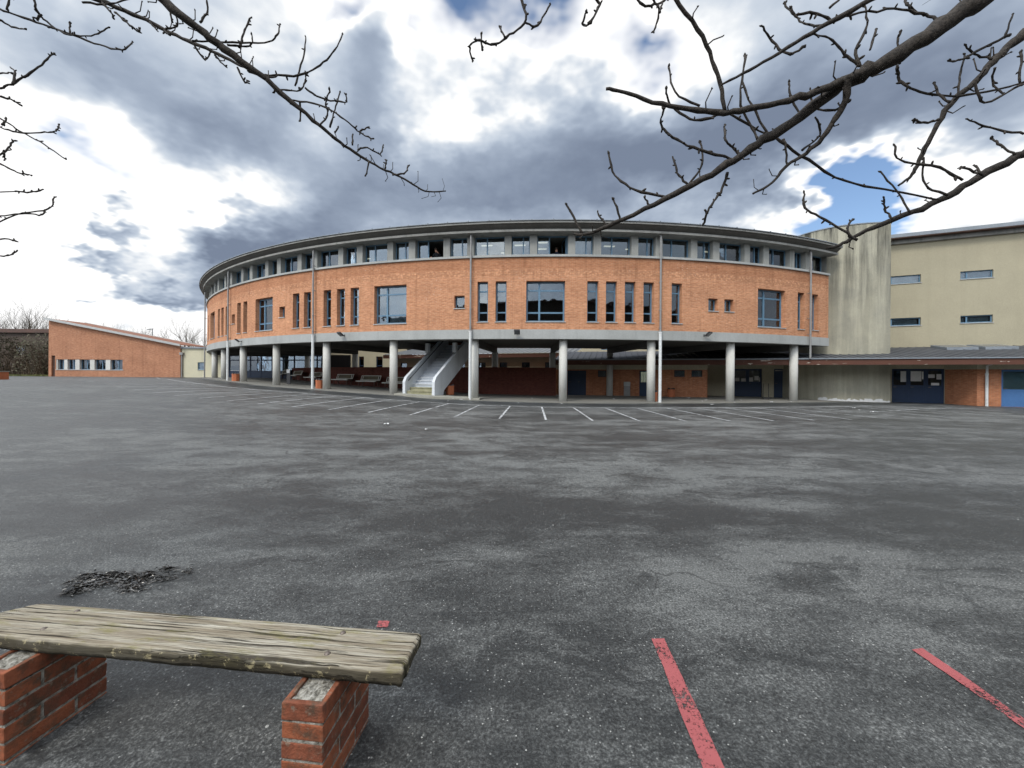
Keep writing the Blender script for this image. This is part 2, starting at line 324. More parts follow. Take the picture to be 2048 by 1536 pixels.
rdist = node(nt, 'ShaderNodeVectorMath', {0: node(nt, 'ShaderNodeVectorMath', {0: pw, 1: (1, 1, 0)}, operation='MULTIPLY').outputs[0], 1: (3.282, 60.565, 0)}, operation='DISTANCE').outputs['Value']
kerbd = ramp(nt, mth(nt, 'ABSOLUTE', mth(nt, 'SUBTRACT', rdist, 42.0)), [(.7, .55), (1.6, 0.0)])
dm = mth(nt, 'ADD', dm, kerbd)
nf = noi(nt, p, 70, 4, .8); ng = noi(nt, p, 22, 4, .7)
dm = mth(nt, 'SUBTRACT', dm, mth(nt, 'ADD', mth(nt, 'MULTIPLY', mth(nt, 'SUBTRACT', nf, .5), 1.6), mth(nt, 'MULTIPLY', mth(nt, 'SUBTRACT', ng, .5), 1.3)))
stk = noi(nt, mapping(nt, pw, rot=(0, 0, .10), scale=(.16, 1.9, 1)), 1.6, 6, .7)          # long thin drag marks
dm = mth(nt, 'ADD', dm, mth(nt, 'MULTIPLY', ramp(nt, stk, [(.56, 0.0), (.64, 1.0)]), .42))
damp = ramp(nt, mth(nt, 'ADD', dm, .60), [(.14, 0.0), (.5, .58), (1.0, 1.0)])
c = mix(nt, damp, (.126, .128, .123), (.032, .034, .034))
c = mix(nt, .62, c, ramp(nt, nf, [(.36, .22), (.5, .92), (.62, 2.2)]), 'MULTIPLY')
c = mix(nt, .45, c, ramp(nt, ng, [(.3, .65), (.7, 1.35)]), 'MULTIPLY')
vc = node(nt, 'ShaderNodeTexVoronoi', {'Vector': node(nt, 'ShaderNodeVectorMath', {0: pw, 1: (1, 1, 0)}, operation='MULTIPLY').outputs[0], 'Scale': .22}, feature='DISTANCE_TO_EDGE').outputs[0]
crk = mth(nt, 'MULTIPLY', ramp(nt, vc, [(.0014, 1.0), (.0034, 0.0)]), ramp(nt, noi(nt, p, .35, 3), [(.50, 0.0), (.58, .75)]))
c = mix(nt, crk, c, (.015, .015, .015))
for sc, th, den in ((11.0, .055, .70), (26.0, .10, .72), (3.2, .028, .5), (40.0, .17, .70)):       # chippings and trodden gum
    vo = node(nt, 'ShaderNodeTexVoronoi', {'Vector': mapping(nt, p, (sc, 2*sc, 0)), 'Scale': sc}, feature='F1')
    on = mth(nt, 'MULTIPLY', mth(nt, 'LESS_THAN', vo.outputs[0], th), mth(nt, 'GREATER_THAN', node(nt, 'ShaderNodeSeparateXYZ', {0: vo.outputs[1]}).outputs[0], den))
    c = mix(nt, mth(nt, 'MULTIPLY', on, .42 if sc == 40.0 else .8), c, (.50, .50, .47))
nt.links.new(c, b.inputs[0])
nt.links.new(ramp(nt, damp, [(0, .85), (1, .40)]), b.inputs['Roughness'])
bump(nt, b, mth(nt, 'ADD', nf, mth(nt, 'MULTIPLY', ng, .6)), .010, 1.0)
M['tarmac'] = m
M['paving'] = blotchy('covered_paving', (.20, .19, .165), (.14, .135, .12), .9, .85, .3, bmp=.004)
M['kerb'] = blotchy('kerb_concrete', (.34, .33, .28), (.24, .23, .19), 1.6, .85, .3)

# ------------------------------------------------------------------ mesh builder
class B:
    def __init__(s): s.v = []; s.f = []; s.uv = []; s.mi = []
    def poly(s, pts, uvs=None, mi=0):
        n = len(s.v); s.v += [tuple(p) for p in pts]; s.f.append(list(range(n, n+len(pts))))
        s.uv.append(uvs or [(p[0], p[2]) for p in pts]); s.mi.append(mi)
    def hexa(s, c, uvx=None, mi=0):      # c: 8 corners, index = 4*a+2*b+c
        for q in ((0, 1, 3, 2), (4, 6, 7, 5), (0, 4, 5, 1), (2, 3, 7, 6), (0, 2, 6, 4), (1, 5, 7, 3)):
            s.poly([c[i] for i in q], [uvx[i] for i in q] if uvx else None, mi)
    def box(s, x0, x1, y0, y1, z0, z1, mi=0, R=None):
        c = [Vector((x, y, z)) for x in (x0, x1) for y in (y0, y1) for z in (z0, z1)]
        if R: c = [R @ p for p in c]
        s.hexa(c, [(x+y, z) for x in (x0, x1) for y in (y0, y1) for z in (z0, z1)], mi)
    def fbox(s, fn, s0, s1, z0, z1, d0, d1, mi=0, ds=None):
        n = max(1, int(math.ceil((s1-s0)/ds))) if ds else 1
        for i in range(n):
            a, b_ = s0+(s1-s0)*i/n, s0+(s1-s0)*(i+1)/n
            qs = [(x, d, z) for x in (a, b_) for d in (d0, d1) for z in (z0, z1)]
            c = [fn(x, z, d) for x, d, z in qs]; uv = [(x+d, z+.2*d) for x, d, z in qs]
            for k, q in enumerate(((0, 1, 3, 2), (4, 6, 7, 5), (0, 4, 5, 1), (2, 3, 7, 6), (0, 2, 6, 4), (1, 5, 7, 3))):
                if k == 0 and i > 0 or k == 1 and i < n-1: continue
                s.poly([c[j] for j in q], [uv[j] for j in q], mi)
    def tube(s, pts, rad, n=8, cap=True, mi=0):
        pts = [Vector(p) for p in pts]; rings = []; up = None; base = len(s.v)
        for i, p in enumerate(pts):
            d = (pts[min(i+1, len(pts)-1)]-pts[max(i-1, 0)])
            if d.length < 1e-9: d = Vector((0, 0, 1))
            d.normalize()
            if up is None: up = d.orthogonal().normalized()
            up = (up-d*up.dot(d)); up = up.normalized() if up.length > 1e-6 else d.orthogonal().normalized()
            sd = d.cross(up); r = rad[i] if hasattr(rad, '__len__') else rad
            for k in range(n):
                a = 2*pi*k/n; s.v.append(tuple(p+(up*cos(a)+sd*sin(a))*r))
        for i in range(len(pts)-1):
            for k in range(n):
                a, b_ = base+i*n+k, base+i*n+(k+1) % n
                s.f.append([a, b_, b_+n, a+n]); s.uv.append([(k/n, i), ((k+1)/n, i), ((k+1)/n, i+1), (k/n, i+1)]); s.mi.append(mi)
        if cap:
            e = base+(len(pts)-1)*n
            s.f.append([base+k for k in range(n)][::-1]); s.uv.append([(0, 0)]*n); s.mi.append(mi)
            s.f.append([e+k for k in range(n)]); s.uv.append([(0, 0)]*n); s.mi.append(mi)
    def lathe(s, c, prof, n=20, mi=0):    # prof: (r, z)
        base = len(s.v)
        for r, z in prof:
            for k in range(n): s.v.append((c[0]+r*cos(2*pi*k/n), c[1]+r*sin(2*pi*k/n), c[2]+z))
        for i in range(len(prof)-1):
            for k in range(n):
                a, b_ = base+i*n+k, base+i*n+(k+1) % n
                s.f.append([a, b_, b_+n, a+n]); s.uv.append([(0, 0)]*4); s.mi.append(mi)
        for e, rev in ((base, True), (base+(len(prof)-1)*n, False)):
            q = [e+k for k in range(n)]; s.f.append(q[::-1] if rev else q); s.uv.append([(0, 0)]*n); s.mi.append(mi)
    def build(s, name, m, parent=None, smooth=False, merge=False):
        me = bpy.data.meshes.new(name); me.from_pydata(s.v, [], s.f)
        ul = me.uv_layers.new(name='UVMap'); i = 0
        flat = [c for f in s.uv for q in f for c in q]; ul.data.foreach_set('uv', flat)
        ms = m if isinstance(m, (list, tuple)) else [m]
        for k in ms: me.materials.append(M[k])
        me.polygons.foreach_set('material_index', s.mi)
        if smooth: me.polygons.foreach_set('use_smooth', [True]*len(s.f))
        me.update()
        if merge:
            bm = bmesh.new(); bm.from_mesh(me); bmesh.ops.remove_doubles(bm, verts=bm.verts, dist=1e-4)
            bmesh.ops.recalc_face_normals(bm, faces=bm.faces); bm.to_mesh(me); bm.free()
        o = bpy.data.objects.new(name, me); COL.objects.link(o)
        if parent:
            o.parent = parent
            w = parent
            mw = Matrix()
            while w: mw = w.matrix_basis @ mw; w = w.parent
            if s.world: o.matrix_basis = mw.inverted()
        return o
    world = True        # coordinates were given in world space
class L(B):
    world = False       # coordinates were given in the parent's space
def tag(o, label=None, cat=None, group=None, kind=None):
    if label: o['label'] = label
    if cat: o['category'] = cat
    if group: o['group'] = group
    if kind: o['kind'] = kind
    return o
def thing(name, label, cat, loc=(0, 0, 0), rz=0.0, group=None):
    o = bpy.data.objects.new(name, None); COL.objects.link(o); o.location = loc; o.rotation_euler = (0, 0, rz); o.empty_display_size = .3
    return tag(o, label, cat, group)
def copy_tree(o, parent=None, skip=()):
    c = o.copy(); COL.objects.link(c)
    if parent: c.parent = parent
    for ch in list(o.children): copy_tree(ch, c)
    return c

# surfaces: fn(s, z, d): s along the wall, z up, d into the wall (away from the viewer)
CX, CY, RR = 3.282, 60.565, 40.19
def ringf(R=RR):
    def f(s, z, d): a = s/RR; r = R-d; return Vector((CX+r*sin(a), CY-r*cos(a), z))
    return f
RING = ringf()
def ring_s(x, y=610, r=RR):
    u, v = uvp(x, y); A = u*u+1; Bq = -2*(u*CX+CY); C = CX*CX+CY*CY-r*r; D = max(Bq*Bq-4*A*C, 0)
    t = (-Bq-sqrt(D))/(2*A); return math.asin((u*t-CX)/r)*RR, EYE+v*t, t
def planef(p0, p1):
    p0, p1 = Vector(p0[:2]), Vector(p1[:2]); e = (p1-p0).normalized(); n = Vector((-e.y, e.x))
    def f(s, z, d): q = p0+e*s+n*d; return Vector((q.x, q.y, z))
    f.p0, f.e, f.n, f.len = p0, e, n, (p1-p0).length
    return f
def hit(f, x, y, d=0.0):                # where the ray through a pixel meets a planar wall
    u, v = uvp(x, y); k = (f.p0+f.n*d).dot(f.n)/(u*f.n.x+f.n.y)
    return (Vector((u*k, k))-f.p0).dot(f.e), EYE+v*k
def wall(b, fn, s0, s1, z0, z1, ops, depth, ds=None, back=True):
    ss = {s0, s1}; zs = {z0, z1}
    for (a, c, e, g) in ops: ss |= {a, c}; zs |= {e, g}
    ss = sorted(k for k in ss if s0 <= k <= s1); zs = sorted(k for k in zs if z0 <= k <= z1)
    if ds:
        ext = []
        for a, c in zip(ss, ss[1:]):
            n = max(1, int(math.ceil((c-a)/ds))); ext += [a+(c-a)*i/n for i in range(n)]
        ss = ext+[ss[-1]]
    for a, c in zip(ss, ss[1:]):
        for e, g in zip(zs, zs[1:]):
            ms, mz = (a+c)/2, (e+g)/2
            if any(o[0] < ms < o[1] and o[2] < mz < o[3] for o in ops): continue
            b.poly([fn(a, e, 0), fn(c, e, 0), fn(c, g, 0), fn(a, g, 0)], [(a, e), (c, e), (c, g), (a, g)])
    for (a, c, e, g) in ops:
        D = depth
        b.poly([fn(a, e, 0), fn(a, g, 0), fn(a, g, D), fn(a, e, D)], [(a, e), (a, g), (a+D, g), (a+D, e)])
        b.poly([fn(c, e, 0), fn(c, e, D), fn(c, g, D), fn(c, g, 0)], [(c, e), (c+D, e), (c+D, g), (c, g)])
        b.poly([fn(a, g, 0), fn(c, g, 0), fn(c, g, D), fn(a, g, D)], [(a, g), (c, g), (c, g+D), (a, g+D)])
        b.poly([fn(a, e, 0), fn(a, e, D), fn(c, e, D), fn(c, e, 0)], [(a, e), (a, e-D), (c, e-D), (c, e)])
def window(parent, fn, o, d, vs=(), hs=(), w=.06, name='window', fm='blue', sill=.12, blind=None, glass=True, open_from=None):
    a, c, e, g = o; b = B(); t = .07
    b.fbox(fn, a, a+w, e, g, d, d+t); b.fbox(fn, c-w, c, e, g, d, d+t)
    b.fbox(fn, a+w, c-w, e, e+w, d, d+t); b.fbox(fn, a+w, c-w, g-w, g, d, d+t)
    xs = [a+w]+[a+(c-a)*k for k in vs]+[c-w]
    for k in vs: b.fbox(fn, a+(c-a)*k-w*.6, a+(c-a)*k+w*.6, e+w, g-w, d-.004, d+t-.004)
    for k in hs: b.fbox(fn, a+w, c-w, e+(g-e)*k-w*.5, e+(g-e)*k+w*.5, d+.004, d+t+.004)
    o_ = b.build(name, fm, parent)
    if glass:
        b = B(); c2 = a+(c-a)*open_from if open_from else c-w
        b.fbox(fn, a+w*.5, c2, e+w*.5, g-w*.5, d+.03, d+.038); b.build('pane', 'glass', o_)
    if sill:
        b = B(); b.fbox(fn, a-.03, c+.03, e-.045, e-.004, -.05, d+.02); b.build('sill', 'sill', o_)
    if blind:
        for (k0, k1, z0, z1) in blind:
            b = B(); b.fbox(fn, a+(c-a)*k0, a+(c-a)*k1, e+(g-e)*z0, e+(g-e)*z1, d+.16, d+.18); b.build('blind', 'blind', o_)
    return o_

# ------------------------------------------------------------------ ground
HX = [(-60, 1.17), (-24, 1.16), (-19, .97), (-15.6, .80), (-11.4, .65), (-6.8, .46), (-2, .25), (2.8, .18), (12.4, .18), (17.3, .15), (28, .06), (60, .06)]
def G(x, y):
    if x <= HX[0][0]: h = HX[0][1]
    elif x >= HX[-1][0]: h = HX[-1][1]
    else:
        for (a, ha), (c, hc) in zip(HX, HX[1:]):
            if a <= x <= c: h = ha+(hc-ha)*(x-a)/(c-a); break
    s = min(max((y-4)/15, 0), 1); return h*s*s*(3-2*s)
def gp(x, y, lift=0.0):              # ground point seen at a pixel
    u, v = uvp(x, y); lo, hi = .4, 90
    for _ in range(50):
        t = (lo+hi)/2
        if EYE+v*t > G(u*t, t): lo = t
        else: hi = t
    return Vector((u*lo, lo, G(u*lo, lo)+lift))
def axis(lo, hi, step, far): return [-far, -far/2, -far/4, -120+0.0] + [lo+step*i for i in range(int((hi-lo)/step)+1)] + [120.0, far/4, far/2, far]
ax = axis(-62, 52, .75, 1200); ay = axis(-8, 56, .75, 1200)
b = B(); n = len(ax)
b.v = [(x, y, G(x, y)) for y in ay for x in ax]
for j in range(len(ay)-1):
    for i in range(n-1):
        b.f.append([j*n+i, j*n+i+1, (j+1)*n+i+1, (j+1)*n+i]); b.uv.append([(0, 0)]*4); b.mi.append(0)
tag(b.build('ground', 'tarmac', smooth=True), kind='structure')

# covered paving under the round building, with a low kerb edge
b = B(); s_l, s_r = -40.0, 17.2
N_ = 80
for i in range(N_):
    a0, a1 = s_l+(s_r-s_l)*i/N_, s_l+(s_r-s_l)*(i+1)/N_
    rs = [33.0-.0, 34.5, 36.0, 37.5, 39.0, 40.75]
    for r0, r1 in zip(rs, rs[1:]):
        pts = []
        for (a, r) in ((a0, r0), (a1, r0), (a1, r1), (a0, r1)):
            q = ringf(r)(a, 0, 0); pts.append((q.x, q.y, G(q.x, q.y)+.028))
        b.poly(pts[::-1])
    pts = [ringf(40.75)(a, 0, 0) for a in (a0, a1)]
    b.poly([(pts[0].x, pts[0].y, G(pts[0].x, pts[0].y)-.02), (pts[1].x, pts[1].y, G(pts[1].x, pts[1].y)-.02), (pts[1].x, pts[1].y, G(pts[1].x, pts[1].y)+.028), (pts[0].x, pts[0].y, G(pts[0].x, pts[0].y)+.028)])
tag(b.build('pavement', 'paving'), kind='structure')

# painted lines
def strip(b, pts, w, lift=.008, seg=.6):
    out = []
    for p0, p1 in zip(pts, pts[1:]):
        p0, p1 = Vector(p0[:2]), Vector(p1[:2]); k = max(1, int((p1-p0).length/seg))
        out += [p0.lerp(p1, i/k) for i in range(k)]
    out.append(Vector(pts[-1][:2])); ed = []
    for i, p in enumerate(out):
        d = (out[min(i+1, len(out)-1)]-out[max(i-1, 0)]).normalized(); nn = Vector((-d.y, d.x))*w/2
        ed.append([Vector((k.x, k.y, G(k.x, k.y)+lift)) for k in (p-nn, p+nn)])
    for e0, e1 in zip(ed, ed[1:]): b.poly([e0[0], e1[0], e1[1], e0[1]])
b = B()
arc = [ringf(43.45)(-34.5+i*.5, 0, 0) for i in range(int((14.8+34.5)/.5)+1)]
strip(b, arc, .10)
tag(b.build('white_arc_line', 'white_paint'), kind='structure')
bw, bf = B(), B()
q0 = math.atan2(gp(1083, 813).x-CX, CY-gp(1083, 813).y)
for k in range(-21, 14):
    a = q0+k*.0322; tgt = bw if -13 <= k <= 7 else bf
    strip(tgt, [(CX+r*sin(a), CY-r*cos(a)) for r in (43.5, 47.9)], .072, .012)
tag(bw.build('white_bay_lines', 'white_paint'), kind='structure')
tag(bf.build('faint_bay_lines', 'white_faint'), kind='structure')
b = B(); strip(b, [gp(1745, 824), gp(1905, 816)], .09, .012); strip(b, [gp(1905, 816), gp(2046, 826)], .09, .013)
tag(b.build('white_yard_line', 'white_faint'), kind='structure')
b = B()
for poly in ([(1303, 1279), (1328, 1279), (1360, 1345), (1400, 1430), (1450, 1540), (1407, 1540), (1362, 1430), (1330, 1345)], [(1824, 1301), (1845, 1298), (1945, 1366), (2060, 1448), (2060, 1468), (1930, 1374)],
             [(757, 1243), (779, 1243), (776, 1256), (753, 1256)]):
    raw = [gp(x, y, .006) for x, y in poly]; pts = []
    for p0, p1 in zip(raw, raw[1:]+raw[:1]):                     # ragged painted edges
        k_ = max(1, int((p1-p0).length/.022))
        for i in range(k_):
            q_ = p0.lerp(p1, i/k_); j_ = .0045*noise.noise((q_.x*40, q_.y*40, 1)); q_.x += j_; q_.y += .6*j_; pts.append(q_)
    b.poly(pts)
tag(b.build('red_line_markings', 'red_paint'), kind='structure')
# ------------------------------------------------------------------ the round brick building on columns
ZF, ZB, ZS, ZS2, ZH = 3.54, 4.04, 7.886, 8.0, 9.128      # soffit, brick foot, sill underside, sill top, window head
SL, SR = -54.0, 16.73
rb = thing('round_school_building', 'curved orange brick building raised on round concrete columns', 'building', (3.3, 20.4, .18))
TALL = [(-33.7, -33.1), (-28.94, -28.34), (-27.92, -27.3), (-26.85, -26.25), (-24.54, -23.93), (-23.52, -22.92), (-17.64, -17.04), (-16.63, -16.03), (-14.98, -14.4), (-13.94, -13.36), (-12.95, -12.36),
        (-5.19, -4.61), (-4.2, -3.61), (.67, 1.27), (1.67, 2.26), (2.69, 3.27), (3.71, 4.29), (5.3, 5.9), (13.83, 14.41), (15.12, 15.71)]
BIG = [(-32.15, -30.07), (-21.77, -19.70), (-11.32, -9.27), (-2.56, -.50), (10.74, 12.81)]
SMALL = [(-25.55, -24.95), (-18.99, -18.42), (-6.47, -5.89), (7.48, 8.07), (8.49, 9.09)]
zT, zB_, z0s, z1s = 6.62, 4.46, 5.21, 5.89
ops1 = [(a, c, zB_, zT) for a, c in TALL+BIG]+[(a, c, z0s, z1s) for a, c in SMALL]
b = B(); wall(b, RING, SL, SR, ZB, ZS, ops1, .34, ds=.8)
b.poly([RING(SR, ZB, 0), RING(SR, ZB, 7), RING(SR, ZS, 7), RING(SR, ZS, 0)], [(0, ZB), (7, ZB), (7, ZS), (0, ZS)])
b.build('brick_wall', 'brick', rb)
b = B(); b.fbox(RING, SL, SR+.02, ZF, ZB, -.035, .4, ds=.7); b.build('concrete_beam', 'fascia', rb)
b = B(); b.fbox(RING, SL, SR+.01, ZS, ZS2, -.09, .42, ds=.7); b.build('sill_band', 'fascia', rb)
b = B(); b.fbox(RING, SL, SR+.3, ZH, 9.24, .301, .5, ds=.7); b.build('lintel_band', 'concrete', rb)
# eaves: lower lip, hollowed underside, upper lip
b = B(); b.fbox(RING, SL, SR+.35, 9.135, 9.25, -.33, .3, ds=.7); b.build('lower_eave_lip', 'eave', rb)
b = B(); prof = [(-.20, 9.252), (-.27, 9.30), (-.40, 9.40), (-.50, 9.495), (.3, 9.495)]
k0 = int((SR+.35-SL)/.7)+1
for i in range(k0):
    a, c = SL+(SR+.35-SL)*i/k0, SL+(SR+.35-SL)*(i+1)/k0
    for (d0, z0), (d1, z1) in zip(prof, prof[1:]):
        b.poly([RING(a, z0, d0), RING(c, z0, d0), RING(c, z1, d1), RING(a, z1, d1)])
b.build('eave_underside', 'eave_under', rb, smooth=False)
b = B(); b.fbox(RING, SL, SR+.4, 9.50, 9.60, -.55, .3, ds=.7)
gut = b.build('upper_eave_lip', 'eave', rb)
b = B()
for i in range(k0):
    a, c = SL+(SR+.4-SL)*i/k0, SL+(SR+.4-SL)*(i+1)/k0
    pr = [(-.60, 9.604), (-.60, 9.64), (3.5, 10.0), (7.2, 9.7)]
    for (d0, z0), (d1, z1) in zip(pr, pr[1:]): b.poly([RING(a, z0, d0), RING(c, z0, d0), RING(c, z1, d1), RING(a, z1, d1)])
for i in range(int((SR-SL)/1.1)):
    a = SL+1.1*i; b.fbox(RING, a, a+.05, 9.642, 9.672, -.61, .5)
b.build('metal_roof', 'roofmetal', rb)
# inner wall, floor slabs, ceiling, partition
b = B(); b.fbox(RING, SL, SR, ZF+.01, 9.6, 6.98, 7.1, ds=1.0); b.build('courtyard_wall', 'brick_low', rb)
b = B()
st_hole = (-9.8, -6.0)
for i in range(int((SR-SL)/.7)):
    a, c = SL+.7*i, min(SL+.7*(i+1), SR)
    for d0, d1 in ((.36, 1.4), (1.4, 6.2), (6.2, 7.0)):
        if d0 == 1.4 and st_hole[0] < a and c < st_hole[1]: continue
        b.poly([RING(a, ZF+.02, d0), RING(c, ZF+.02, d0), RING(c, ZF+.02, d1), RING(a, ZF+.02, d1)])
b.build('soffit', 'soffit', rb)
b = B(); b.fbox(RING, SL, SR, 3.95, 4.02, 5.9, 6.97, ds=1.2); b.fbox(RING, SL, st_hole[0], 3.95, 4.02, .45, 5.88, ds=1.2); b.fbox(RING, st_hole[1], SR, 3.95, 4.02, .45, 5.88, ds=1.2)
b.build('first_floor_slab', 'inwall', rb)
b = B(); b.fbox(RING, SL, SR, 6.86, 7.10, .37, 6.97, ds=1.2); b.build('second_floor_slab', 'inwall', rb)
b = B(); b.fbox(RING, SL, SR, 9.15, 9.2, .52, 6.97, ds=1.2); b.build('ceiling', 'inwall', rb)
b = B(); b.fbox(RING, SL, SR, 4.03, 6.85, 5.0, 5.1, ds=1.2); b.fbox(RING, SL, SR, 7.11, 9.13, 5.0, 5.1, ds=1.2); b.build('corridor_wall', 'inwall', rb)
# beams and columns
COLS = [14.17, 9.29, 4.37, -.53, -5.42, -10.31, -15.17, -19.98, -24.6, -28.95, -33.4]
for s in COLS:
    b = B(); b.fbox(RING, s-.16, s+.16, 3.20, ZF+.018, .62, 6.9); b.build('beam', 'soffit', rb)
    for d, nm in ((.44, 'column'), (6.69, 'column')):
        q = RING(s, 0, d); zg = G(q.x, q.y)-.1
        b = B(); b.lathe((q.x, q.y, 0), [(.22, zg), (.22, ZF+.015 if d < 1 else 3.21)], 24)
        o = b.build(nm, 'column', rb, smooth=True); o.data.polygons[-1].use_smooth = False
# strip windows between concrete piers
PER = 3.412
def strip_ops():
    r = []
    for k in range(-14, 6):
        s = -1.99+PER*k
        if s+1.66 < SR: r.append((s, s+1.66, 'w', k))
        elif s < SR-.3: r.append((s+.1, SR-.22, 'w', k))
        s2 = s+2.03
        if s2+.98 < SR: r.append((s2, s2+.98, 'n', k))
    return r
so_ = strip_ops(); edges = [so_[0][0]-.4]
for i, (a, c, kd, k) in enumerate(so_):
    b = B(); p0 = so_[i-1][1] if i else a-.38
    b.fbox(RING, p0, a, ZS2+.001, ZH+.004, .11, .55, ds=.6); b.build('pier', 'concrete', rb)
b = B(); b.fbox(RING, so_[-1][1], SR, ZS2+.001, ZH+.004, .11, .55); b.build('pier', 'concrete', rb)
rnd = random.Random(3)
for (a, c, kd, k) in so_:
    o = (a, c, ZS2+.004, ZH-.002)
    bl = None
    if kd == 'w':
        opn = .42 if k in (-2, 0) else None
        if k in (2,): bl = [(.46, .94, .06, .78)]
        elif k in (-5,): bl = [(.42, .94, .06, .9)]
        window(rb, RING, o, .40, (.40,), (), .055, sill=None, blind=bl, open_from=opn)
        if opn:
            b = B(); pv = RING(a+(c-a)*.97, 0, .50)            # the open sash swung into the room
            f2 = planef(RING(a+(c-a)*.97, 0, .58), RING(a+(c-a)*.90, 0, 1.4))
            for q in ((0, .05, 0, 1), (.75, .8, 0, 1), (.05, .75, 0, .05), (.05, .75, .95, 1)):
                b.fbox(f2, q[0], q[1], ZS2+.03+(ZH-ZS2-.06)*q[2], ZS2+.03+(ZH-ZS2-.06)*q[3], 0, .05)
            sa = b.build('open_sash', 'blue', rb)
            b = B(); b.fbox(f2, .04, .76, ZS2+.06, ZH-.06, .02, .028); b.build('pane', 'glass', sa)
    else:
        if k in (-3, 0): bl = [(.08, .6, .06, .92)]
        window(rb, RING, o, .40, (.64,), (), .05, sill=None, blind=bl)
for a, c in TALL: window(rb, RING, (a, c, zB_, zT), .25, (), (.24, .77), .075)
for i, (a, c) in enumerate(BIG):
    window(rb, RING, (a, c, zB_, zT), .25, (.34,), (.23, .78), .085, blind={2: [(.38, .96, .05, .96)], 1: [(.4, .95, .05, .94)], 4: [(.25, .85, .05, .95)]}.get(i))
for a, c in SMALL: window(rb, RING, (a, c, z0s, z1s), .25, (), (), .06)
# downpipes: zinc above, white sleeve below
for s, zb in ((-36.06, None), (-25.74, None), (-15.64, None), (-5.52, None), (4.58, None), (14.7, 2.72)):
    q = RING(s, 0, -.17); g_ = G(q.x, q.y)+.03
    b = B(); zl = 3.9 if zb is None and s > -36 else (zb or g_)
    e1 = RING(s, 9.13, .0); b.tube([RING(s, 9.14, -.1), RING(s, 9.0, -.17), RING(s, zl, -.17)], .052, 12)
    for z in (8.1, 6.6, 5.1, 4.15):
        b.tube([RING(s, z, -.17), RING(s, z+.05, -.17)], .066, 12); b.fbox(RING, s-.02, s+.02, z+.01, z+.04, -.13, .02)
    o = b.build('downpipe', 'pipe', rb)
    if zl == 3.9:
        b = B(); b.tube([RING(s, 3.94, -.17), RING(s, g_-.06, -.17)], .078, 12); b.tube([RING(s, 3.90, -.17), RING(s, 3.96, -.17)], .092, 12)
        b.build('pipe_sleeve', 'pipe_white', o)
# glazed ground-floor screen at the far left under the building
gs = planef((-28.2, 38.3), (-17.3, 36.2)); b = B(); k = 9; sb_ = gs.len; zg = 1.0
for i in range(k):
    a, c = sb_*i/k, sb_*(i+1)/k
    b.fbox(gs, a, a+.10, zg, ZF, 0, .1); b.fbox(gs, a+.10, c, zg, zg+.85, .02, .07); b.fbox(gs, a+.10, c, 2.85, 2.95, .0, .1); b.fbox(gs, a+.10, c, 3.3, ZF, .01, .08)
fr_ = b.build('glazed_screen', 'navy', rb)
b = B(); b.fbox(gs, .05, sb_-.05, zg+.86, 3.29, .04, .05); b.build('pane', 'glass', fr_)
b = B(); b.fbox(gs, -.3, sb_+.3, zg-.3, ZF, 3.0, 3.1); b.build('lobby_wall', 'dark', rb)

# ------------------------------------------------------------------ ceiling lights in the upper rooms
for i, (s, d) in enumerate([(-1.7, 1.3), (-1.7, 2.4), (-1.7, 3.6), (-5.0, 1.6), (-4.0, 3.0), (-3.0, 1.7), (2.4, 1.8), (3.9, 2.2), (8.9, 1.8), (-15.2, 1.6), (-13.9, 2.4), (10.6, 1.6)]):
    t = tag(None or thing('ceiling_light', 'lit fluorescent ceiling light inside the upper window strip of the round building', 'ceiling light', RING(s, 9.07, d), s/RR, 'lit ceiling lights behind the upper windows'))
    b = L(); b.box(-.32, .32, -.08, .08, .03, .068); b.build('housing', 'slatwhite', t)
    b = L(); b.box(-.31, .31, -.07, .07, .0, .029); b.build('diffuser', 'lamp', t)

# ------------------------------------------------------------------ stair up into the round building
s0 = Vector((-5.17, 21.55)); fi = radians(20); sf = Vector((sin(fi), cos(fi))); sr = Vector((cos(fi), -sin(fi)))
zst = G(s0.x, s0.y)+.10
stt = thing('outdoor_staircase', 'pale painted concrete staircase with solid side walls rising under the round building', 'staircase', (s0.x, s0.y, zst))
def SP(a, l, z): q = s0+sf*l+sr*a; return Vector((q.x, q.y, z))
RI, GO, NS, HW = .194, .298, 16, .87
for i in range(NS):
    z0, l0 = zst+RI*i, GO*i; b = B()
    c = [SP(a, l, z) for a in (-HW, HW) for l in (l0+.035, l0+GO+.06) for z in (z0-.10, z0+RI-.041)]; b.hexa(c, [(0, 0)]*8, 1)
    c = [SP(a, l, z) for a in (-HW, HW) for l in (l0, l0+GO+.06) for z in (z0+RI-.040, z0+RI)]; b.hexa(c, [(0, 0)]*8, 0)
    b.build('step', ['mossstep', 'mossstep'] if i < 2 else ['tread', 'riser'], stt)
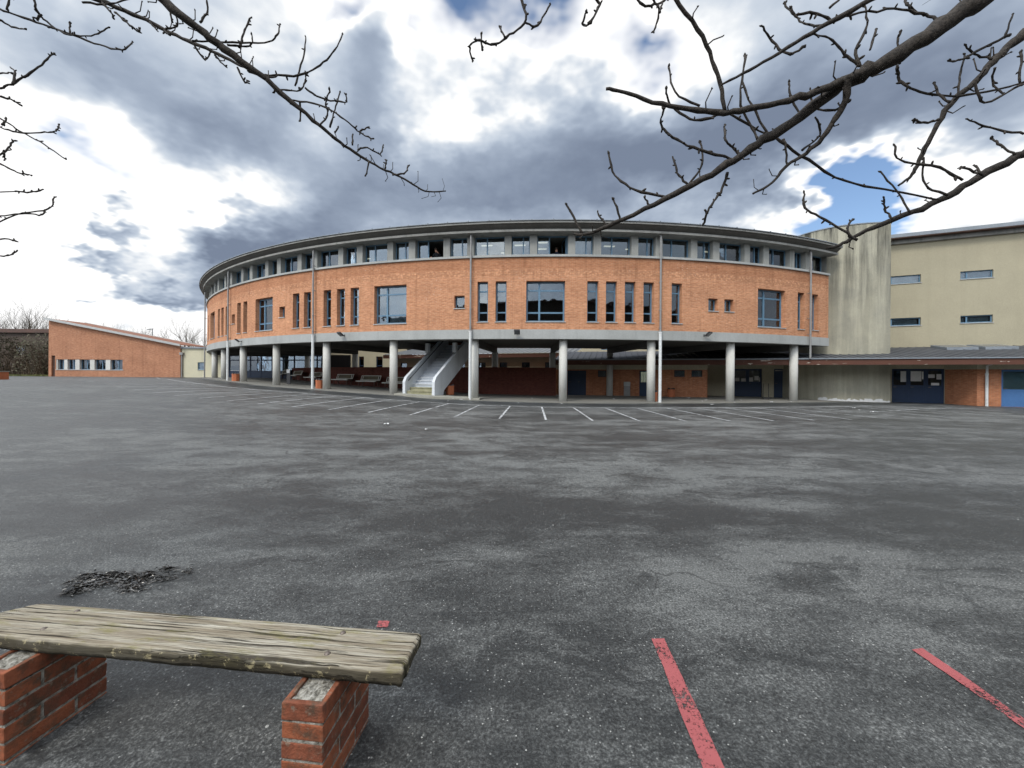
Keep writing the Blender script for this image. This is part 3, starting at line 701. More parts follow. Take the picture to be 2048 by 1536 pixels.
for sgn in (-1, 1):
    a0, a1 = sorted((sgn*HW, sgn*(HW+.17))); LN = GO*NS
    pr = [(-.12, zst-.1), (-.12, zst+.72), (.05, zst+.98), (LN, zst+RI*NS+.92), (LN, zst+RI*NS-.45), (.95, zst+.25), (.80, zst-.1)]
    b = B(); lo = [SP(a0, l, z) for l, z in pr]; hi = [SP(a1, l, z) for l, z in pr]
    uv = [(l, z) for l, z in pr]
    b.poly(lo, uv); b.poly(hi[::-1], uv[::-1])
    for i in range(len(pr)):
        j = (i+1) % len(pr); b.poly([lo[i], hi[i], hi[j], lo[j]])
    b.build('side_wall', 'stair', stt)
    b = B(); x = sgn*(HW-.06); b.tube([SP(x, .1, zst+.78), SP(x, LN-.3, zst+RI*(NS-1)+.78)], .024, 8)
    for l in (.3, 1.6, 2.9, 4.2): b.tube([SP(x, l, zst+l*RI/GO+.76), SP(sgn*(HW+.01), l, zst+l*RI/GO+.70)], .012, 6)
    b.build('handrail', 'black', stt)
    # hanging concrete blocks where the side walls meet the building
    b = B(); c = [SP(x_, l, z) for x_ in (a0-.02, a1+.02) for l in (2.2, 2.45) for z in (2.95, ZF+.01)]; b.hexa(c, [(0, 0)]*8); b.build('hanger_block', 'stair', stt)
# plinth the stair stands on: a low curved concrete step
b = B(); pts = []
for i in range(25):
    u_ = i/24; s_ = -9.9+u_*4.9; bulge = .9*sin(pi*min(u_/.92, 1)) if u_ < .92 else 0
    q = ringf(40.35+max(bulge, 0)*.8)(s_, 0, 0); pts.append(q)
bk = [ringf(39.2)(-9.9+i/24*4.9, 0, 0) for i in range(25)]
zp = lambda q: G(q.x, q.y)
for i in range(24):
    f0, f1, k0_, k1_ = pts[i], pts[i+1], bk[i], bk[i+1]; up = .105
    T = [Vector((q.x, q.y, zp(q)+up)) for q in (f0, f1, k1_, k0_)]; D_ = [Vector((q.x, q.y, zp(q)-.05)) for q in (f0, f1, k1_, k0_)]
    b.poly(T); b.poly([D_[0], D_[1], T[1], T[0]])
tag(b.build('stair_plinth', 'kerb'), 'low curved concrete plinth at the foot of the pale staircase', 'plinth')

# ------------------------------------------------------------------ low dark brick wall behind the benches
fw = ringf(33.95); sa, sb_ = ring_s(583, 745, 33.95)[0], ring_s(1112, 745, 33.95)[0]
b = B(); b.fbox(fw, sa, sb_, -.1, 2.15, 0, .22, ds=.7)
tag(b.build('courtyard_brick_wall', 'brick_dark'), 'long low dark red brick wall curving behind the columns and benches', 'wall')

# ------------------------------------------------------------------ benches against that wall
def make_bench():
    t = thing('slatted_bench', '', 'bench', group='pale metal benches under the round building')
    b = L(); b.box(-.95, .95, -.36, -.28, .40, .47); b.build('seat_edge', 'slatwhite', t)
    b = L(); b.box(-.93, .93, -.279, .10, .415, .455); b.build('seat', 'mesh', t)
    Rm = Matrix.Translation((0, .10, .50)) @ Matrix.Rotation(radians(-22), 4, 'X')
    b = L()
    for z0 in (0, .34): b.box(-.95, .95, 0, .035, z0, z0+.045, R=Rm)
    for x0 in (-.95, -.78, .73, .90): b.box(x0, x0+.05, .001, .034, .045, .34, R=Rm)
    b.build('back_frame', 'slatwhite', t)
    b = L(); b.box(-.73, .73, .01, .025, .046, .339, R=Rm); b.build('backrest', 'mesh', t)
    for x in (-.75, .75):
        b = L(); b.box(x-.03, x+.03, -.27, -.21, 0, .414); b.build('leg', 'post', t)
        b = L(); b.box(x-.03, x+.03, .12, .18, 0, .414); b.box(x-.03, x+.03, .24, .30, .3, .86); b.build('leg', 'post', t)
    return t
b0 = make_bench(); ring_b = 34.75
pxs = [(738, 'metal bench against the dark wall, just left of the column beside the staircase'), (686, 'metal bench just right of the column with a white pipe and bin'),
       (627, 'metal bench half hidden by the white downpipe sleeve and terracotta bin'), (591, 'metal bench to the right of the paper notice under the round building'),
       (566, 'metal bench farthest left, behind a column near the glazed screen'), (792, 'metal bench mostly hidden behind the column beside the staircase')]
for i, (px, lab) in enumerate(pxs):
    o = b0 if i == 0 else copy_tree(b0)
    s = ring_s(px, 765, ring_b)[0]; q = ringf(ring_b)(s, 0, 0)
    o.location = (q.x, q.y, G(q.x, q.y)+.028); o.rotation_euler = (0, 0, s/RR); o['label'] = lab

# ------------------------------------------------------------------ litter bins, floodlights
def make_bin():
    t = thing('litter_bin', '', 'litter bin', group='terracotta litter bins')
    b = L(); b.lathe((0, 0, 0), [(.25, 0), (.25, .48), (.265, .485), (.265, .53), (.21, .53), (.20, .45)], 8); b.build('body', 'bin', t)
    b = L()
    for k in range(9):
        a = k*2*pi/9; b.tube([(.19*cos(a), .19*sin(a), .49), (.205*cos(a+.3), .205*sin(a+.3), .54+.03*(k % 3)), (.17*cos(a+.7), .17*sin(a+.7), .50)], [.05, .04, .03], 6)
    b.lathe((0, 0, 0), [(.19, .3), (.19, .5)], 8)
    b.build('bin_liner', 'black', t)
    return t
bin0 = make_bin()
bins = [((899, 793), 'terracotta litter bin with a black liner at the right foot of the staircase'), ((1308, 804), 'terracotta litter bin between a column and the white downpipe right of centre'),
        ((637, 778), 'terracotta litter bin between a white downpipe and a column in front of the benches'), ((468, 763), 'terracotta litter bin farthest left, beside the downpipe near the glazed screen'),
        ((1345, 795), 'dark terracotta litter bin against the brick wall under two small windows')]
for i, ((x, y), lab) in enumerate(bins):
    o = bin0 if i == 0 else copy_tree(bin0)
    q = gp(x, y); o.location = (q.x, q.y+.2, G(q.x, q.y+.2)+.02 if i else G(q.x, q.y+.2)+.105); o.rotation_euler = (0, 0, .39+i*.1); o['label'] = lab
def make_flood():
    t = thing('floodlight', '', 'floodlight', group='floodlights on the concrete beam')
    b = L(); b.box(-.03, .03, -.02, .0, -.06, .06); b.tube([(0, -.01, 0), (0, -.16, .0)], .018, 8); b.build('bracket', 'black', t)
    Rm = Matrix.Translation((0, -.28, .05)) @ Matrix.Rotation(radians(-38), 4, 'X')
    b = L(); b.box(-.15, .15, -.16, .16, -.035, .035, R=Rm); b.box(-.09, .09, -.10, .10, .036, .07, R=Rm); b.build('housing', 'black', t)
    b = L(); b.box(-.13, .13, -.14, .14, -.043, -.036, R=Rm); b.build('lens', 'lamp_glass', t)
    return t
fl0 = make_flood()
for i, (x, y, rz, lab) in enumerate([(1035, 667, 0, 'black floodlight on the concrete beam above the staircase side, nearest the centre'), (690, 671, -.5, 'black floodlight on the beam above the column and bin left of the staircase'),
        (485, 683, -.9, 'black floodlight farthest left on the curved concrete beam'), (1407, 671, .9, 'black floodlight farthest right on the curved concrete beam')]):
    o = fl0 if i == 0 else copy_tree(fl0)
    s, z, t_ = ring_s(x, y); o.location = RING(s, z, -.036); o.rotation_euler = (0, 0, s/RR+rz*.4); o['label'] = lab

# ------------------------------------------------------------------ low annex with brown fascia, in line with the cream wing
an = thing('annex_building', 'low brick annex with dark sheet roof and peeling brown fascia board', 'building', (20, 24, .1))
FA = [(3.0, 27.0), (14.9, 24.06), (26.5, 19.95), (37, 16.1)]
def off(poly, d):
    out = []
    for i, p in enumerate(poly):
        e = (Vector(poly[min(i+1, len(poly)-1)])-Vector(poly[max(i-1, 0)])).normalized(); out.append(Vector(p)+Vector((-e.y, e.x))*d)
    return out
ZFA, ZFB = 2.70, 2.35
dep = [5.0, 4.9, 5.75, 5.75]; back = [off(FA, d)[i] for i, d in enumerate(dep)]
b = B(); SLP = .167
fro = off(FA, -.06)
for i in range(len(FA)-1):
    A_, B_, C_, D_ = fro[i], fro[i+1], back[i+1], back[i]
    q = [(A_.x, A_.y, ZFA+.02), (B_.x, B_.y, ZFA+.02), (C_.x, C_.y, ZFA+.02+SLP*(dep[i+1]+.06)), (D_.x, D_.y, ZFA+.02+SLP*(dep[i]+.06))]
    b.poly(q); b.poly([(x, y, z-.05) for x, y, z in q][::-1])
    for k in range(2): b.poly([q[k*2], q[k*2+1], (q[k*2+1][0], q[k*2+1][1], q[k*2+1][2]-.05), (q[k*2][0], q[k*2][1], q[k*2][2]-.05)])
    ln = (B_-A_).length; nr = int(ln/.42)                      # raised seams
    for k in range(nr):
        f_ = (k+.5)/nr; p0 = A_.lerp(B_, f_); p1 = D_.lerp(C_, f_); dp = dep[i]+(dep[i+1]-dep[i])*f_
        b.tube([(p0.x, p0.y, ZFA+.03), (p1.x, p1.y, ZFA+.03+SLP*dp)], .032, 5)
rf = b.build('roof', 'tile', an)
for i in range(len(FA)-1):
    f_ = planef(FA[i], FA[i+1]); b = B(); b.fbox(f_, 0, f_.len-.004, ZFB, ZFA, 0, .04); b.build('fascia_board', 'board', an)
    b = B(); p = [Vector(FA[i]), Vector(FA[i+1]), off(FA, 4.4)[i+1], off(FA, 4.4)[i]]
    b.poly([(k.x, k.y, ZFB+.30) for k in p]); b.build('eave_boarding', 'band', an)
    b = B(); b.fbox(f_, 0, f_.len-.004, ZFA-.02, ZFA+.045, -.07, -.002); b.build('gutter', 'roofmetal', an)
def door_leaf(parent, fn, o, d, name='door', col='navy', split=.5, panes=True, notices=()):
    a, c, e, g = o; b = B(); w = .10; zm = e+(g-e)*split
    b.fbox(fn, a, a+w, e, g, d, d+.06); b.fbox(fn, c-w, c, e, g, d, d+.06); b.fbox(fn, a+w, c-w, g-w, g, d, d+.06)
    b.fbox(fn, a+w, c-w, e, zm, d+.012, d+.05); b.fbox(fn, a+w, c-w, zm+.001, zm+w, d, d+.06)
    o_ = b.build(name, col, parent)
    if panes:
        b = B(); b.fbox(fn, a+w*.6, c-w*.6, zm+w*.6, g-w*.6, d+.03, d+.038); b.build('pane', 'glass', o_)
    b = B(); b.fbox(fn, a+.10, a+.22, e+.98, e+1.01, d-.05, d-.03); b.fbox(fn, a+.10, a+.13, e+.98, e+1.01, d-.031, d+.002); b.build('handle', 'steel', o_)
    for (x0, x1, z0, z1) in notices:
        b = B(); b.fbox(fn, a+(c-a)*x0, a+(c-a)*x1, e+(g-e)*z0, e+(g-e)*z1, d+.018, d+.022); b.build('notice', 'paper', o_)
    return o_
# A: the long shaded wall under the building
fB = planef((3.0, 28.65), (13.1, 25.8))
fA = planef((4.3, 33.2), (3.0, 28.66)); b = B(); b.fbox(fA, 0, fA.len, -.1, 2.7, 0, .2)
q_ = [fA(0, 2.7, .05), fA(fA.len, 2.7, .05), fA(fA.len, ZFA+.25, .05), fA(0, ZFA+.9, .05)]; b.poly(q_); b.build('side_wall', 'brick_low', an)
b = B(); v0 = off(FA, -.06)[0]; v1 = back[0]
for a_, c_ in (((v0.x-.02, v0.y, ZFA-.22), (v1.x-.02, v1.y, ZFA-.22+SLP*5)),):
    p0_, p1_ = Vector(a_), Vector(c_); cs_ = [p+Vector((dx_, 0, dz_)) for p in (p0_, p1_) for dx_ in (-.04, 0) for dz_ in (0, .26)]; b.hexa(cs_, [(0, 0)]*8)
b.build('verge_board', 'board', an)
def opx(f, x0, x1, y0, y1, zmin=None):
    s0_, z1_ = hit(f, x0, y0); s1_, z0_ = hit(f, x1, y1); z2_ = hit(f, x0, y1)[1]
    return (s0_, s1_, zmin if zmin is not None else z0_, z1_)
d1 = opx(fB, 1135, 1172, 741, 790, .16); d2 = opx(fB, 1279, 1297, 741, 794, .16)
w1 = opx(fB, 1196, 1212.5, 741, 754); w2 = opx(fB, 1348.5, 1370, 740.5, 754); w3 = opx(fB, 1383, 1405, 740.5, 754)
zt = 2.06
opsB = [(o[0], o[1], o[2], min(o[3], zt-.02)) for o in (d1, d2, w1, w2, w3)]
b = B(); wall(b, fB, 0, fB.len, -.1, zt, opsB, .16); b.build('brick_wall', 'brick_low', an)
b = B(); b.fbox(fB, 0, fB.len, zt+.001, 2.75, .0, .2); b.build('lintel_band', 'band', an)
door_leaf(an, fB, (opsB[0][0], (opsB[0][0]+opsB[0][1])/2, opsB[0][2], opsB[0][3]), .08, split=.9, panes=False); door_leaf(an, fB, ((opsB[0][0]+opsB[0][1])/2, opsB[0][1], opsB[0][2], opsB[0][3]), .08, split=.9, panes=False)
door_leaf(an, fB, opsB[1], .08)
for o in opsB[2:]: window(an, fB, o, .06, (), (), .04, fm='black', sill=None, blind=[(.05, .95, .05, .95)])
# shaded recess with glazed doors
fC0 = planef((13.1, 25.8), (14.0, 28.9)); fC = planef((14.0, 28.9), (19.6, 26.9))
b = B(); b.fbox(fC0, .0, fC0.len, -.1, 2.75, .0, .2); b.build('side_wall', 'brick_low', an)
g1_ = opx(fC, 1468, 1524, 741, 799, .15); g2_ = opx(fC, 1548, 1583, 741, 799, .15); zc_ = 2.18
opsC = [(g1_[0], g1_[1], .15, zc_), (g2_[0], g2_[1], .15, zc_)]
b = B(); wall(b, fC, 0, fC.len, -.1, 2.8, opsC, .2); b.build('recess_wall', 'band', an)
m_ = (opsC[0][0]+opsC[0][1])/2
door_leaf(an, fC, (opsC[0][0], m_, .15, zc_), .1, notices=((.1, .42, .56, .68), (.55, .9, .55, .66))); door_leaf(an, fC, (m_, opsC[0][1], .15, zc_), .1, notices=((.12, .4, .55, .7), (.5, .8, .6, .75), (.83, .95, .55, .7)))
door_leaf(an, fC, opsC[1], .1, split=.88, panes=False)
b = B(); b.fbox(fC, .2, fC.len, .1, 2.6, 2.4, 2.5); b.build('back_wall', 'inwall', an)
# main entrance recess right of the tower
fD = planef((23.2, 24.33), (25.95, 23.08)); fE = planef((25.95, 23.08), (25.95, 21.48)); fG = planef((25.95, 21.48), (37, 16.73))
zd = 2.17
dD = opx(fD, 1784, 1889, 741, 805, .05); opD = [(max(dD[0], .05), dD[1], .05, zd)]
b = B(); wall(b, fD, 0, fD.len, -.1, 2.75, opD, .12); b.build('lintel_wall', 'band', an)
n3 = 3; w_ = (opD[0][1]-opD[0][0])/n3
nts = [((.55, .95, .62, .93),), ((.05, .75, .64, .93), (.78, .98, .70, .92)), ((.12, .5, .74, .84), (.6, .88, .70, .85), (.3, .75, .52, .60))]
for k in range(n3): door_leaf(an, fD, (opD[0][0]+w_*k, opD[0][0]+w_*(k+1)-.004, .05, zd), .06, split=.48, notices=nts[k])
b = B(); b.fbox(fD, -.2, fD.len+.3, .0, 2.7, 2.2, 2.3); b.build('back_wall', 'inwall', an)
b = B(); b.fbox(fE, 0.002, fE.len-.002, -.1, 2.12, -.0, .15); b.build('side_wall', 'brick_low', an)
dg = opx(fG, 2003, 2049, 738.5, 810, .07); opG = [(dg[0], dg[0]+1.12, .07, 2.10), (dg[0]+1.5, dg[0]+2.4, .07, 2.1)]
b = B(); wall(b, fG, 0, fG.len, -.1, 2.12, opG, .12); b.build('brick_wall', 'brick_low', an)
b = B(); b.fbox(fG, -.02, fG.len, 2.121, 2.75, -.01, .2); b.fbox(fE, .003, fE.len-.003, 2.121, 2.75, -.005, .14); b.build('lintel_band', 'band', an)
for o in opG: 
    o_ = door_leaf(an, fG, o, .06, col='blue_door', split=.42)
    b = B(); b.fbox(fG, o[0]+.06, o[1]-.06, o[2]+.95, o[3]-.06, .102, .112); b.build('frosted_panel', 'frosted', o_)
b = B(); b.fbox(fG, .2, fG.len, .0, 2.7, 1.6, 1.7); b.build('back_wall', 'inwall', an)
sp_, _z = hit(fG, 1971, 770)
b = B(); b.tube([fG(sp_, 2.5, -.9), fG(sp_, 2.3, -.12), fG(sp_, .95, -.1)], .05, 10); b.tube([fG(sp_, 1.78, -.1), fG(sp_, 1.9, -.1)], .07, 10)
o = b.build('downpipe', 'pipe_white', an)
b = B(); b.tube([fG(sp_, 1.85, -.1), fG(sp_, .02, -.1)], .062, 10); b.build('pipe_sleeve', 'pipe_white', o)
# skylights in the roof
f6 = planef(FA[2], FA[3])
for (s_a, s_b) in ((-1.0, .45), (.75, 2.2)):
    b = B()
    def rp(s, d, h): q = f6(s, 0, d); return Vector((q.x, q.y, ZFA+.03+SLP*d+h))
    c = [rp(s, d, h) for s in (s_a, s_b) for d in (3.7, 5.2) for h in (.0, .16)]; b.hexa(c, [(0, 0)]*8)
    o = b.build('skylight', 'roofmetal', rf)
    b = B(); c = [rp(s, d, h) for s in (s_a+.12, s_b-.12) for d in (3.82, 5.05) for h in (.162, .17)]; b.hexa(c, [(0, 0)]*8); b.build('pane', 'lamp_glass', o)

# ------------------------------------------------------------------ rounded stair tower
tw = [(19.15, 28.6), (19.1, 26.6), (19.28, 25.6), (19.72, 24.8), (20.4, 24.15), (21.2, 23.78), (22.1, 23.55), (23.0, 23.42), (23.12, 23.55), (25.1, 28.2)]
b = B(); zt_ = 11.08
fine = []
for i in range(len(tw)-1):
    p0, p1 = Vector(tw[i]), Vector(tw[i+1]); fine.append(p0)
    if 0 < i < 7:
        pm, pn = Vector(tw[i-1]), Vector(tw[i+2])
        for k in (.25, .5, .75):
            fine.append(.5*((2*p0)+(-pm+p1)*k+(2*pm-5*p0+4*p1-pn)*k*k+(-pm+3*p0-3*p1+pn)*k**3))
fine.append(Vector(tw[-1]))
for p0, p1 in zip(fine, fine[1:]): b.poly([(p0.x, p0.y, -.1), (p1.x, p1.y, -.1), (p1.x, p1.y, zt_), (p0.x, p0.y, zt_)])
b.poly([(p.x, p.y, zt_) for p in fine])
twr = b.build('stair_tower', 'tower'); tag(twr, 'tall rounded cream stair tower streaked with black rain stains', 'tower')
b = B(); ctr = sum(fine, Vector((0, 0)))/len(fine)
out_ = [p+(p-ctr).normalized()*.05 for p in fine]
for p0, p1, i0, i1 in zip(out_, out_[1:], fine, fine[1:]):
    c = [Vector((p.x, p.y, z)) for p in (p0, p1) for z in (zt_-.02, zt_+.04)]; ci = [Vector((p.x, p.y, z)) for p in (i0, i1) for z in (zt_-.02, zt_+.04)]
    b.poly([c[0], c[2], c[3], c[1]]); b.poly([c[1], c[3], ci[3], ci[1]]); b.poly([c[0], ci[0], ci[2], c[2]])
b.build('coping', 'roofmetal', twr)
# bare patches of flaked render along the tower foot
b = B(); rnd = random.Random(5)
foot = [p for p in fine if p.x > 19.2 and p.y < 25.6]
for i in range(len(foot)-2):
    p0, p1 = foot[i], foot[i+1]
    if i < 3: continue
    n_ = Vector((-(p1-p0).y, (p1-p0).x)).normalized()*-.006; h0, h1 = .05+.16*rnd.random(), .05+.16*rnd.random(); g0 = G(p0.x, p0.y)
    a_, c_ = p0+n_, p1+n_; m2 = (a_+c_)/2
    b.poly([(a_.x, a_.y, g0+.01), (c_.x, c_.y, g0+.01), (c_.x, c_.y, g0+h1), (m2.x, m2.y, g0+.5*(h0+h1)+.05*rnd.random()), (a_.x, a_.y, g0+h0)])
b.build('flaked_foot', 'paper', twr)

# ------------------------------------------------------------------ cream wing
wg = thing('cream_wing', 'three storey cream rendered building with narrow slot windows right of the stained tower', 'building', (32, 24, 1))
ew = Vector((1, -.43)).normalized(); pw0 = Vector((26.08, 26.5))-ew*2.2
fW = planef(pw0, pw0+ew*40)
opsW = []
for (x0, x1, y0, y1) in ((1768, 1842, 548.5, 564.5), (1921, 1987, 538.5, 554), (1768, 1842, 634.5, 650), (1921, 1986, 629, 644)):
    s0_, _ = hit(fW, x0, y0); s1_, z1_ = hit(fW, x1, y0); _, z0_ = hit(fW, x1, y1); opsW.append((s0_, s1_, z0_, z1_))
ds_ = opsW[1][0]-opsW[0][0]
for k in (2, 3, 4):
    for j in (1, 3): o = opsW[j]; opsW.append((o[0]+ds_*(k-1), o[1]+ds_*(k-1), o[2], o[3]))
b = B(); wall(b, fW, 0, 40, 0, 10.78, opsW, .2)
for p, q in (((0, 0), (0, 12)), ((0, 12), (40, 12)), ((40, 12), (40, 0))):
    A_, B_ = fW(p[0], 0, p[1]), fW(q[0], 0, q[1]); b.poly([(A_.x, A_.y, 0), (A_.x, A_.y, 10.9), (B_.x, B_.y, 10.9), (B_.x, B_.y, 0)])
b.build('wall', 'cream', wg)
for o in opsW: window(wg, fW, o, .1, (.22,), (), .06, fm='blue', blind=[(.26, .95, .1, .9), (.03, .2, .1, .9)], sill=True)
b = B(); b.fbox(fW, -.0, 40, 10.74, 11.05, -.20, .3); b.build('grey_band', 'eave', wg)
b = B(); b.fbox(fW, -.3, 40.3, 11.051, 11.28, -.66, 12.5); b.build('roof', 'roofmetal', wg)
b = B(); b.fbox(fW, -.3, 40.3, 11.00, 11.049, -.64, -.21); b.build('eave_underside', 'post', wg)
b = B(); b.fbox(fW, .5, 39.5, 3, 3.1, .6, .7); b.fbox(fW, .5, 39.5, 2.5, 10.5, 1.2, 1.3); b.build('inner_wall', 'inwall', wg)
# ------------------------------------------------------------------ far left: brick building with a sloping roof, cream link
lb = thing('gable_brick_building', 'orange brick building with one sloping roof and a row of five windows, far left', 'building', (-39, 38, 1.17))
YL = 38.0; x0, x1 = -45.75, -32.75
fL = planef((x0, YL), (x1, YL))
opl = []
for a, c in ((114.6, 127.7), (134.5, 150), (158.5, 179.5), (188.5, 210.7), (220, 244.5)):
    s0_, z1_ = hit(fL, a, 718); s1_, z0_ = hit(fL, c, 739); opl.append((s0_, s1_, 1.86, 2.86))
sd0, _ = hit(fL, 103, 720); sd1, _ = hit(fL, 110.5, 720)
band = (opl[0][0]-.12, opl[-1][1]+.04, 1.86, 2.86); dr = (sd0, sd1, 1.17, 3.22)
b = B(); wall(b, fL, 0, x1-x0, .9, 3.6, [band, dr], .32)
zl_, zr_ = 6.70, 4.24
b.poly([(x0, YL, 3.6), (x1, YL, 3.6), (x1, YL, zr_), (x0, YL, zl_)], [(0, 3.6), (x1-x0, 3.6), (x1-x0, zr_), (0, zl_)])
for x, z in ((x0, zl_), (x1, zr_)): b.poly([(x, YL, .9), (x, YL+3.05, .9), (x, YL+3.05, z), (x, YL, z)], [(0, .9), (3, .9), (3, z), (0, z)])
b.build('brick_wall', 'brick_gable', lb)
prev = band[0]
for (a, c, e, g) in opl+[(band[1], band[1], 0, 0)]:
    if a-prev > .05:
        b = B(); b.fbox(fL, prev, a, 1.862, 2.858, .03, .30); b.build('pier', 'column', lb)
    prev = c
for o in opl: window(lb, fL, (o[0], o[1], 1.864, 2.856), .22, (.55,), (), .05, fm='blue', sill=None)
b = B(); b.fbox(fL, band[0], band[1]+.1, 1.80, 1.858, -.04, .31); b.build('sill', 'sill', lb)
b = B(); b.fbox(fL, .2, 12.8, 1.0, 3.5, 2.0, 2.1); b.build('inner_wall', 'dark', lb)
b = B(); b.fbox(fL, sd0+.01, sd1-.01, 1.17, 3.21, .12, .17)
o = b.build('door', 'post', lb)
b = B(); b.fbox(fL, sd0+.1, sd0+.22, 2.1, 2.14, .06, .08); b.fbox(fL, sd0+.1, sd0+.13, 2.1, 2.14, .081, .121); b.build('handle', 'steel', o)
sl_ = (zl_-zr_)/(x1-x0)
b = B()
def rz(x): return zl_+.12-(x-x0)*sl_
xa, xb = x0-.08, x1+.25
c = [Vector((x, y, rz(x)+h)) for x in (xa, xb) for y in (YL-.30, YL+3.3) for h in (.0, .06)]; b.hexa(c, [(0, 0)]*8)
rf_ = b.build('roof', 'rooftile_brown', lb)
b = B()
for y0_, y1_ in ((YL-.36, YL-.301), (YL+3.301, YL+3.42)):
    c = [Vector((x, y, rz(x)+h)) for x in (xa-.04, xb) for y in (y0_, y1_) for h in (-.10, .11)]; b.hexa(c, [(0, 0)]*8)
b.build('verge', 'sill', rf_)
b = B(); c = [Vector((x, y, z)) for x in (x0+.01, x1-.01) for y in (YL+3.0, YL+3.1) for z in (.9, 4.2)]; b.hexa(c, [(0, 0)]*8); b.build('rear_wall', 'brick_gable', lb)

lk = thing('cream_link_building', 'small cream rendered link between the far left brick building and the round building', 'building', (-29, 38.2, 1.17))
fK = planef((x1+.02, YL+.12), (-28.3, YL+.12)); wk = opx(fK, 395.5, 408, 724.5, 739.5)
b = B(); wall(b, fK, 0, fK.len, .8, 4.02, [wk], .2); b.build('wall', 'cream_old', lk)
b = B(); b.fbox(fK, 0, fK.len, 4.021, 4.16, -.15, 8); b.build('roof', 'roofmetal', lk)
window(lk, fK, wk, .08, (), (), .07, fm='blue')
b = B(); b.fbox(fK, wk[0]-.3, wk[1]+.3, 1.5, 3.5, .8, .9); b.build('inner_wall', 'dark', lk)
sp_, _z = hit(fK, 365.5, 720)
b = B(); b.tube([fK(sp_, 3.45, -.1), fK(sp_, 1.15, -.1)], .06, 8); b.fbox(fK, sp_-.16, sp_+.16, 3.38, 3.62, -.22, -.01); b.build('downpipe', 'pipe', lk)
wp = opx(fK, 427, 432.5, 720, 740)
b = B(); b.fbox(fK, *wp, -.06, -.003); b.fbox(fK, wp[0]+.05, wp[1]-.05, wp[2]+.1, wp[3]-.4, -.075, -.061); b.build('panel', 'pipe_white', lk)

# cream courtyard building seen under the round one
cc = thing('courtyard_cream_building', 'cream courtyard building with tall dark windows seen between the columns above the benches', 'building', (-19, 46, 1))
fY = planef((-33, 47.5), (-12.3, 45.0))
oy = []
for x_0, x_1 in ((660.5, 667), (688, 696), (718, 728), (752.5, 765.5)):
    s0_, z1_ = hit(fY, x_0, 713); s1_, _ = hit(fY, x_1, 713); oy.append((s0_, s1_, 1.9, z1_))
b = B(); wall(b, fY, 0, fY.len, 0, 5.6, oy, .25); b.build('wall', 'cream', cc)
for o in oy: window(cc, fY, o, .12, (), (.4,), .08, fm='navy', sill=None)
b = B(); b.fbox(fY, .3, fY.len, 0, 5.5, 1.5, 1.6); b.build('inner_wall', 'dark', cc)
b = B(); b.fbox(fY, -.3, fY.len+.3, 5.6, 5.8, -.5, 9); b.build('roof', 'tile_moss', cc)
c2 = thing('courtyard_low_building', 'low cream courtyard building with a brown fascia beyond the staircase', 'building', (-7, 37, .6))
fZ = planef((-12.2, 38.5), (5.2, 32.5)); oz = [(1.2+k*2.1, 1.95+k*2.1, 1.75, 2.75) for k in range(8)]
b = B(); wall(b, fZ, 0, fZ.len, 0, 3.5, oz, .25); b.build('wall', 'band', c2)
for o in oz: window(c2, fZ, o, .12, (), (), .07, fm='navy', sill=None)
b = B(); b.fbox(fZ, .2, fZ.len, 0, 3.4, 1.5, 1.6); b.build('inner_wall', 'dark', c2)
b = B(); b.fbox(fZ, -.3, fZ.len+.3, 3.16, 3.5, -.7, -.62); b.build('fascia_board', 'board', c2)
b = B(); q = [fZ(-.3, 3.52, -.75), fZ(fZ.len+.3, 3.52, -.75), fZ(fZ.len+.3, 4.5, 5), fZ(-.3, 4.5, 5)]; b.poly(q)
for k in range(40):
    f_ = (k+.5)/40; b.tube([q[0].lerp(q[1], f_)+Vector((0, 0, .01)), q[3].lerp(q[2], f_)+Vector((0, 0, .01))], .035, 5)
b.build('roof', 'tile_moss', c2)
c3 = thing('rear_cream_building', 'far cream rendered block glimpsed between the soffit and the annex roof', 'building', (8, 46, .5))
fR = planef((-2.5, 47.0), (32, 40.0)); orr = [(3+k*5, 5+k*5, 4.6, 5.2) for k in range(6)]
b = B(); wall(b, fR, 0, fR.len, 0, 7.5, orr, .2); b.build('wall', 'cream', c3)
for o in orr: window(c3, fR, o, .1, (.3,), (), .06, sill=None)
b = B(); b.fbox(fR, .3, fR.len-.3, 0, 7.4, 1.5, 1.6); b.build('inner_wall', 'dark', c3)
b = B(); b.fbox(fR, -.3, fR.len+.3, 7.501, 7.75, -.5, 9); b.build('roof', 'roofmetal', c3)
# grey cabinet by the annex
q = gp(1254, 792.5)
cb = thing('metal_cabinet', 'narrow grey metal cabinet with a paler top standing by the shaded annex wall', 'cabinet', (q.x, q.y, q.z+.03), -.25)
b = L(); b.box(-.21, .21, -.16, .16, .0, .70); b.box(-.19, .19, -.165, -.161, .04, .66); b.build('body', 'pipe', cb)
b = L(); b.box(-.215, .215, -.165, .165, .701, .98); b.build('top_panel', 'sill', cb)
q = gp(1538, 800)
tr = thing('trolley_frame', 'tall thin black metal frame standing in the shaded recess by the dark door', 'trolley', (q.x, q.y+.3, G(q.x, q.y)+.03), -.3)
b = L(); b.tube([(-.15, 0, 0), (-.15, 0, 1.0), (.15, 0, 1.0), (.15, 0, 0)], .025, 8); b.build('frame', 'black', tr)
b = L(); b.box(-.2, .2, -.25, .1, .05, .10); b.build('base', 'black', tr)
q = gp(580, 769)
nb = thing('notice_stand', 'white paper notice on a dark stand beside the leftmost benches', 'notice', (q.x, q.y-.2, G(q.x, q.y)+.03), -.5)
b = L(); b.box(-.2, .2, .0, .04, 0, .95); b.build('stand', 'black', nb)
b = L(); b.box(-.2, .18, -.012, -.004, .80, 1.06); b.build('sheet', 'paper', nb)

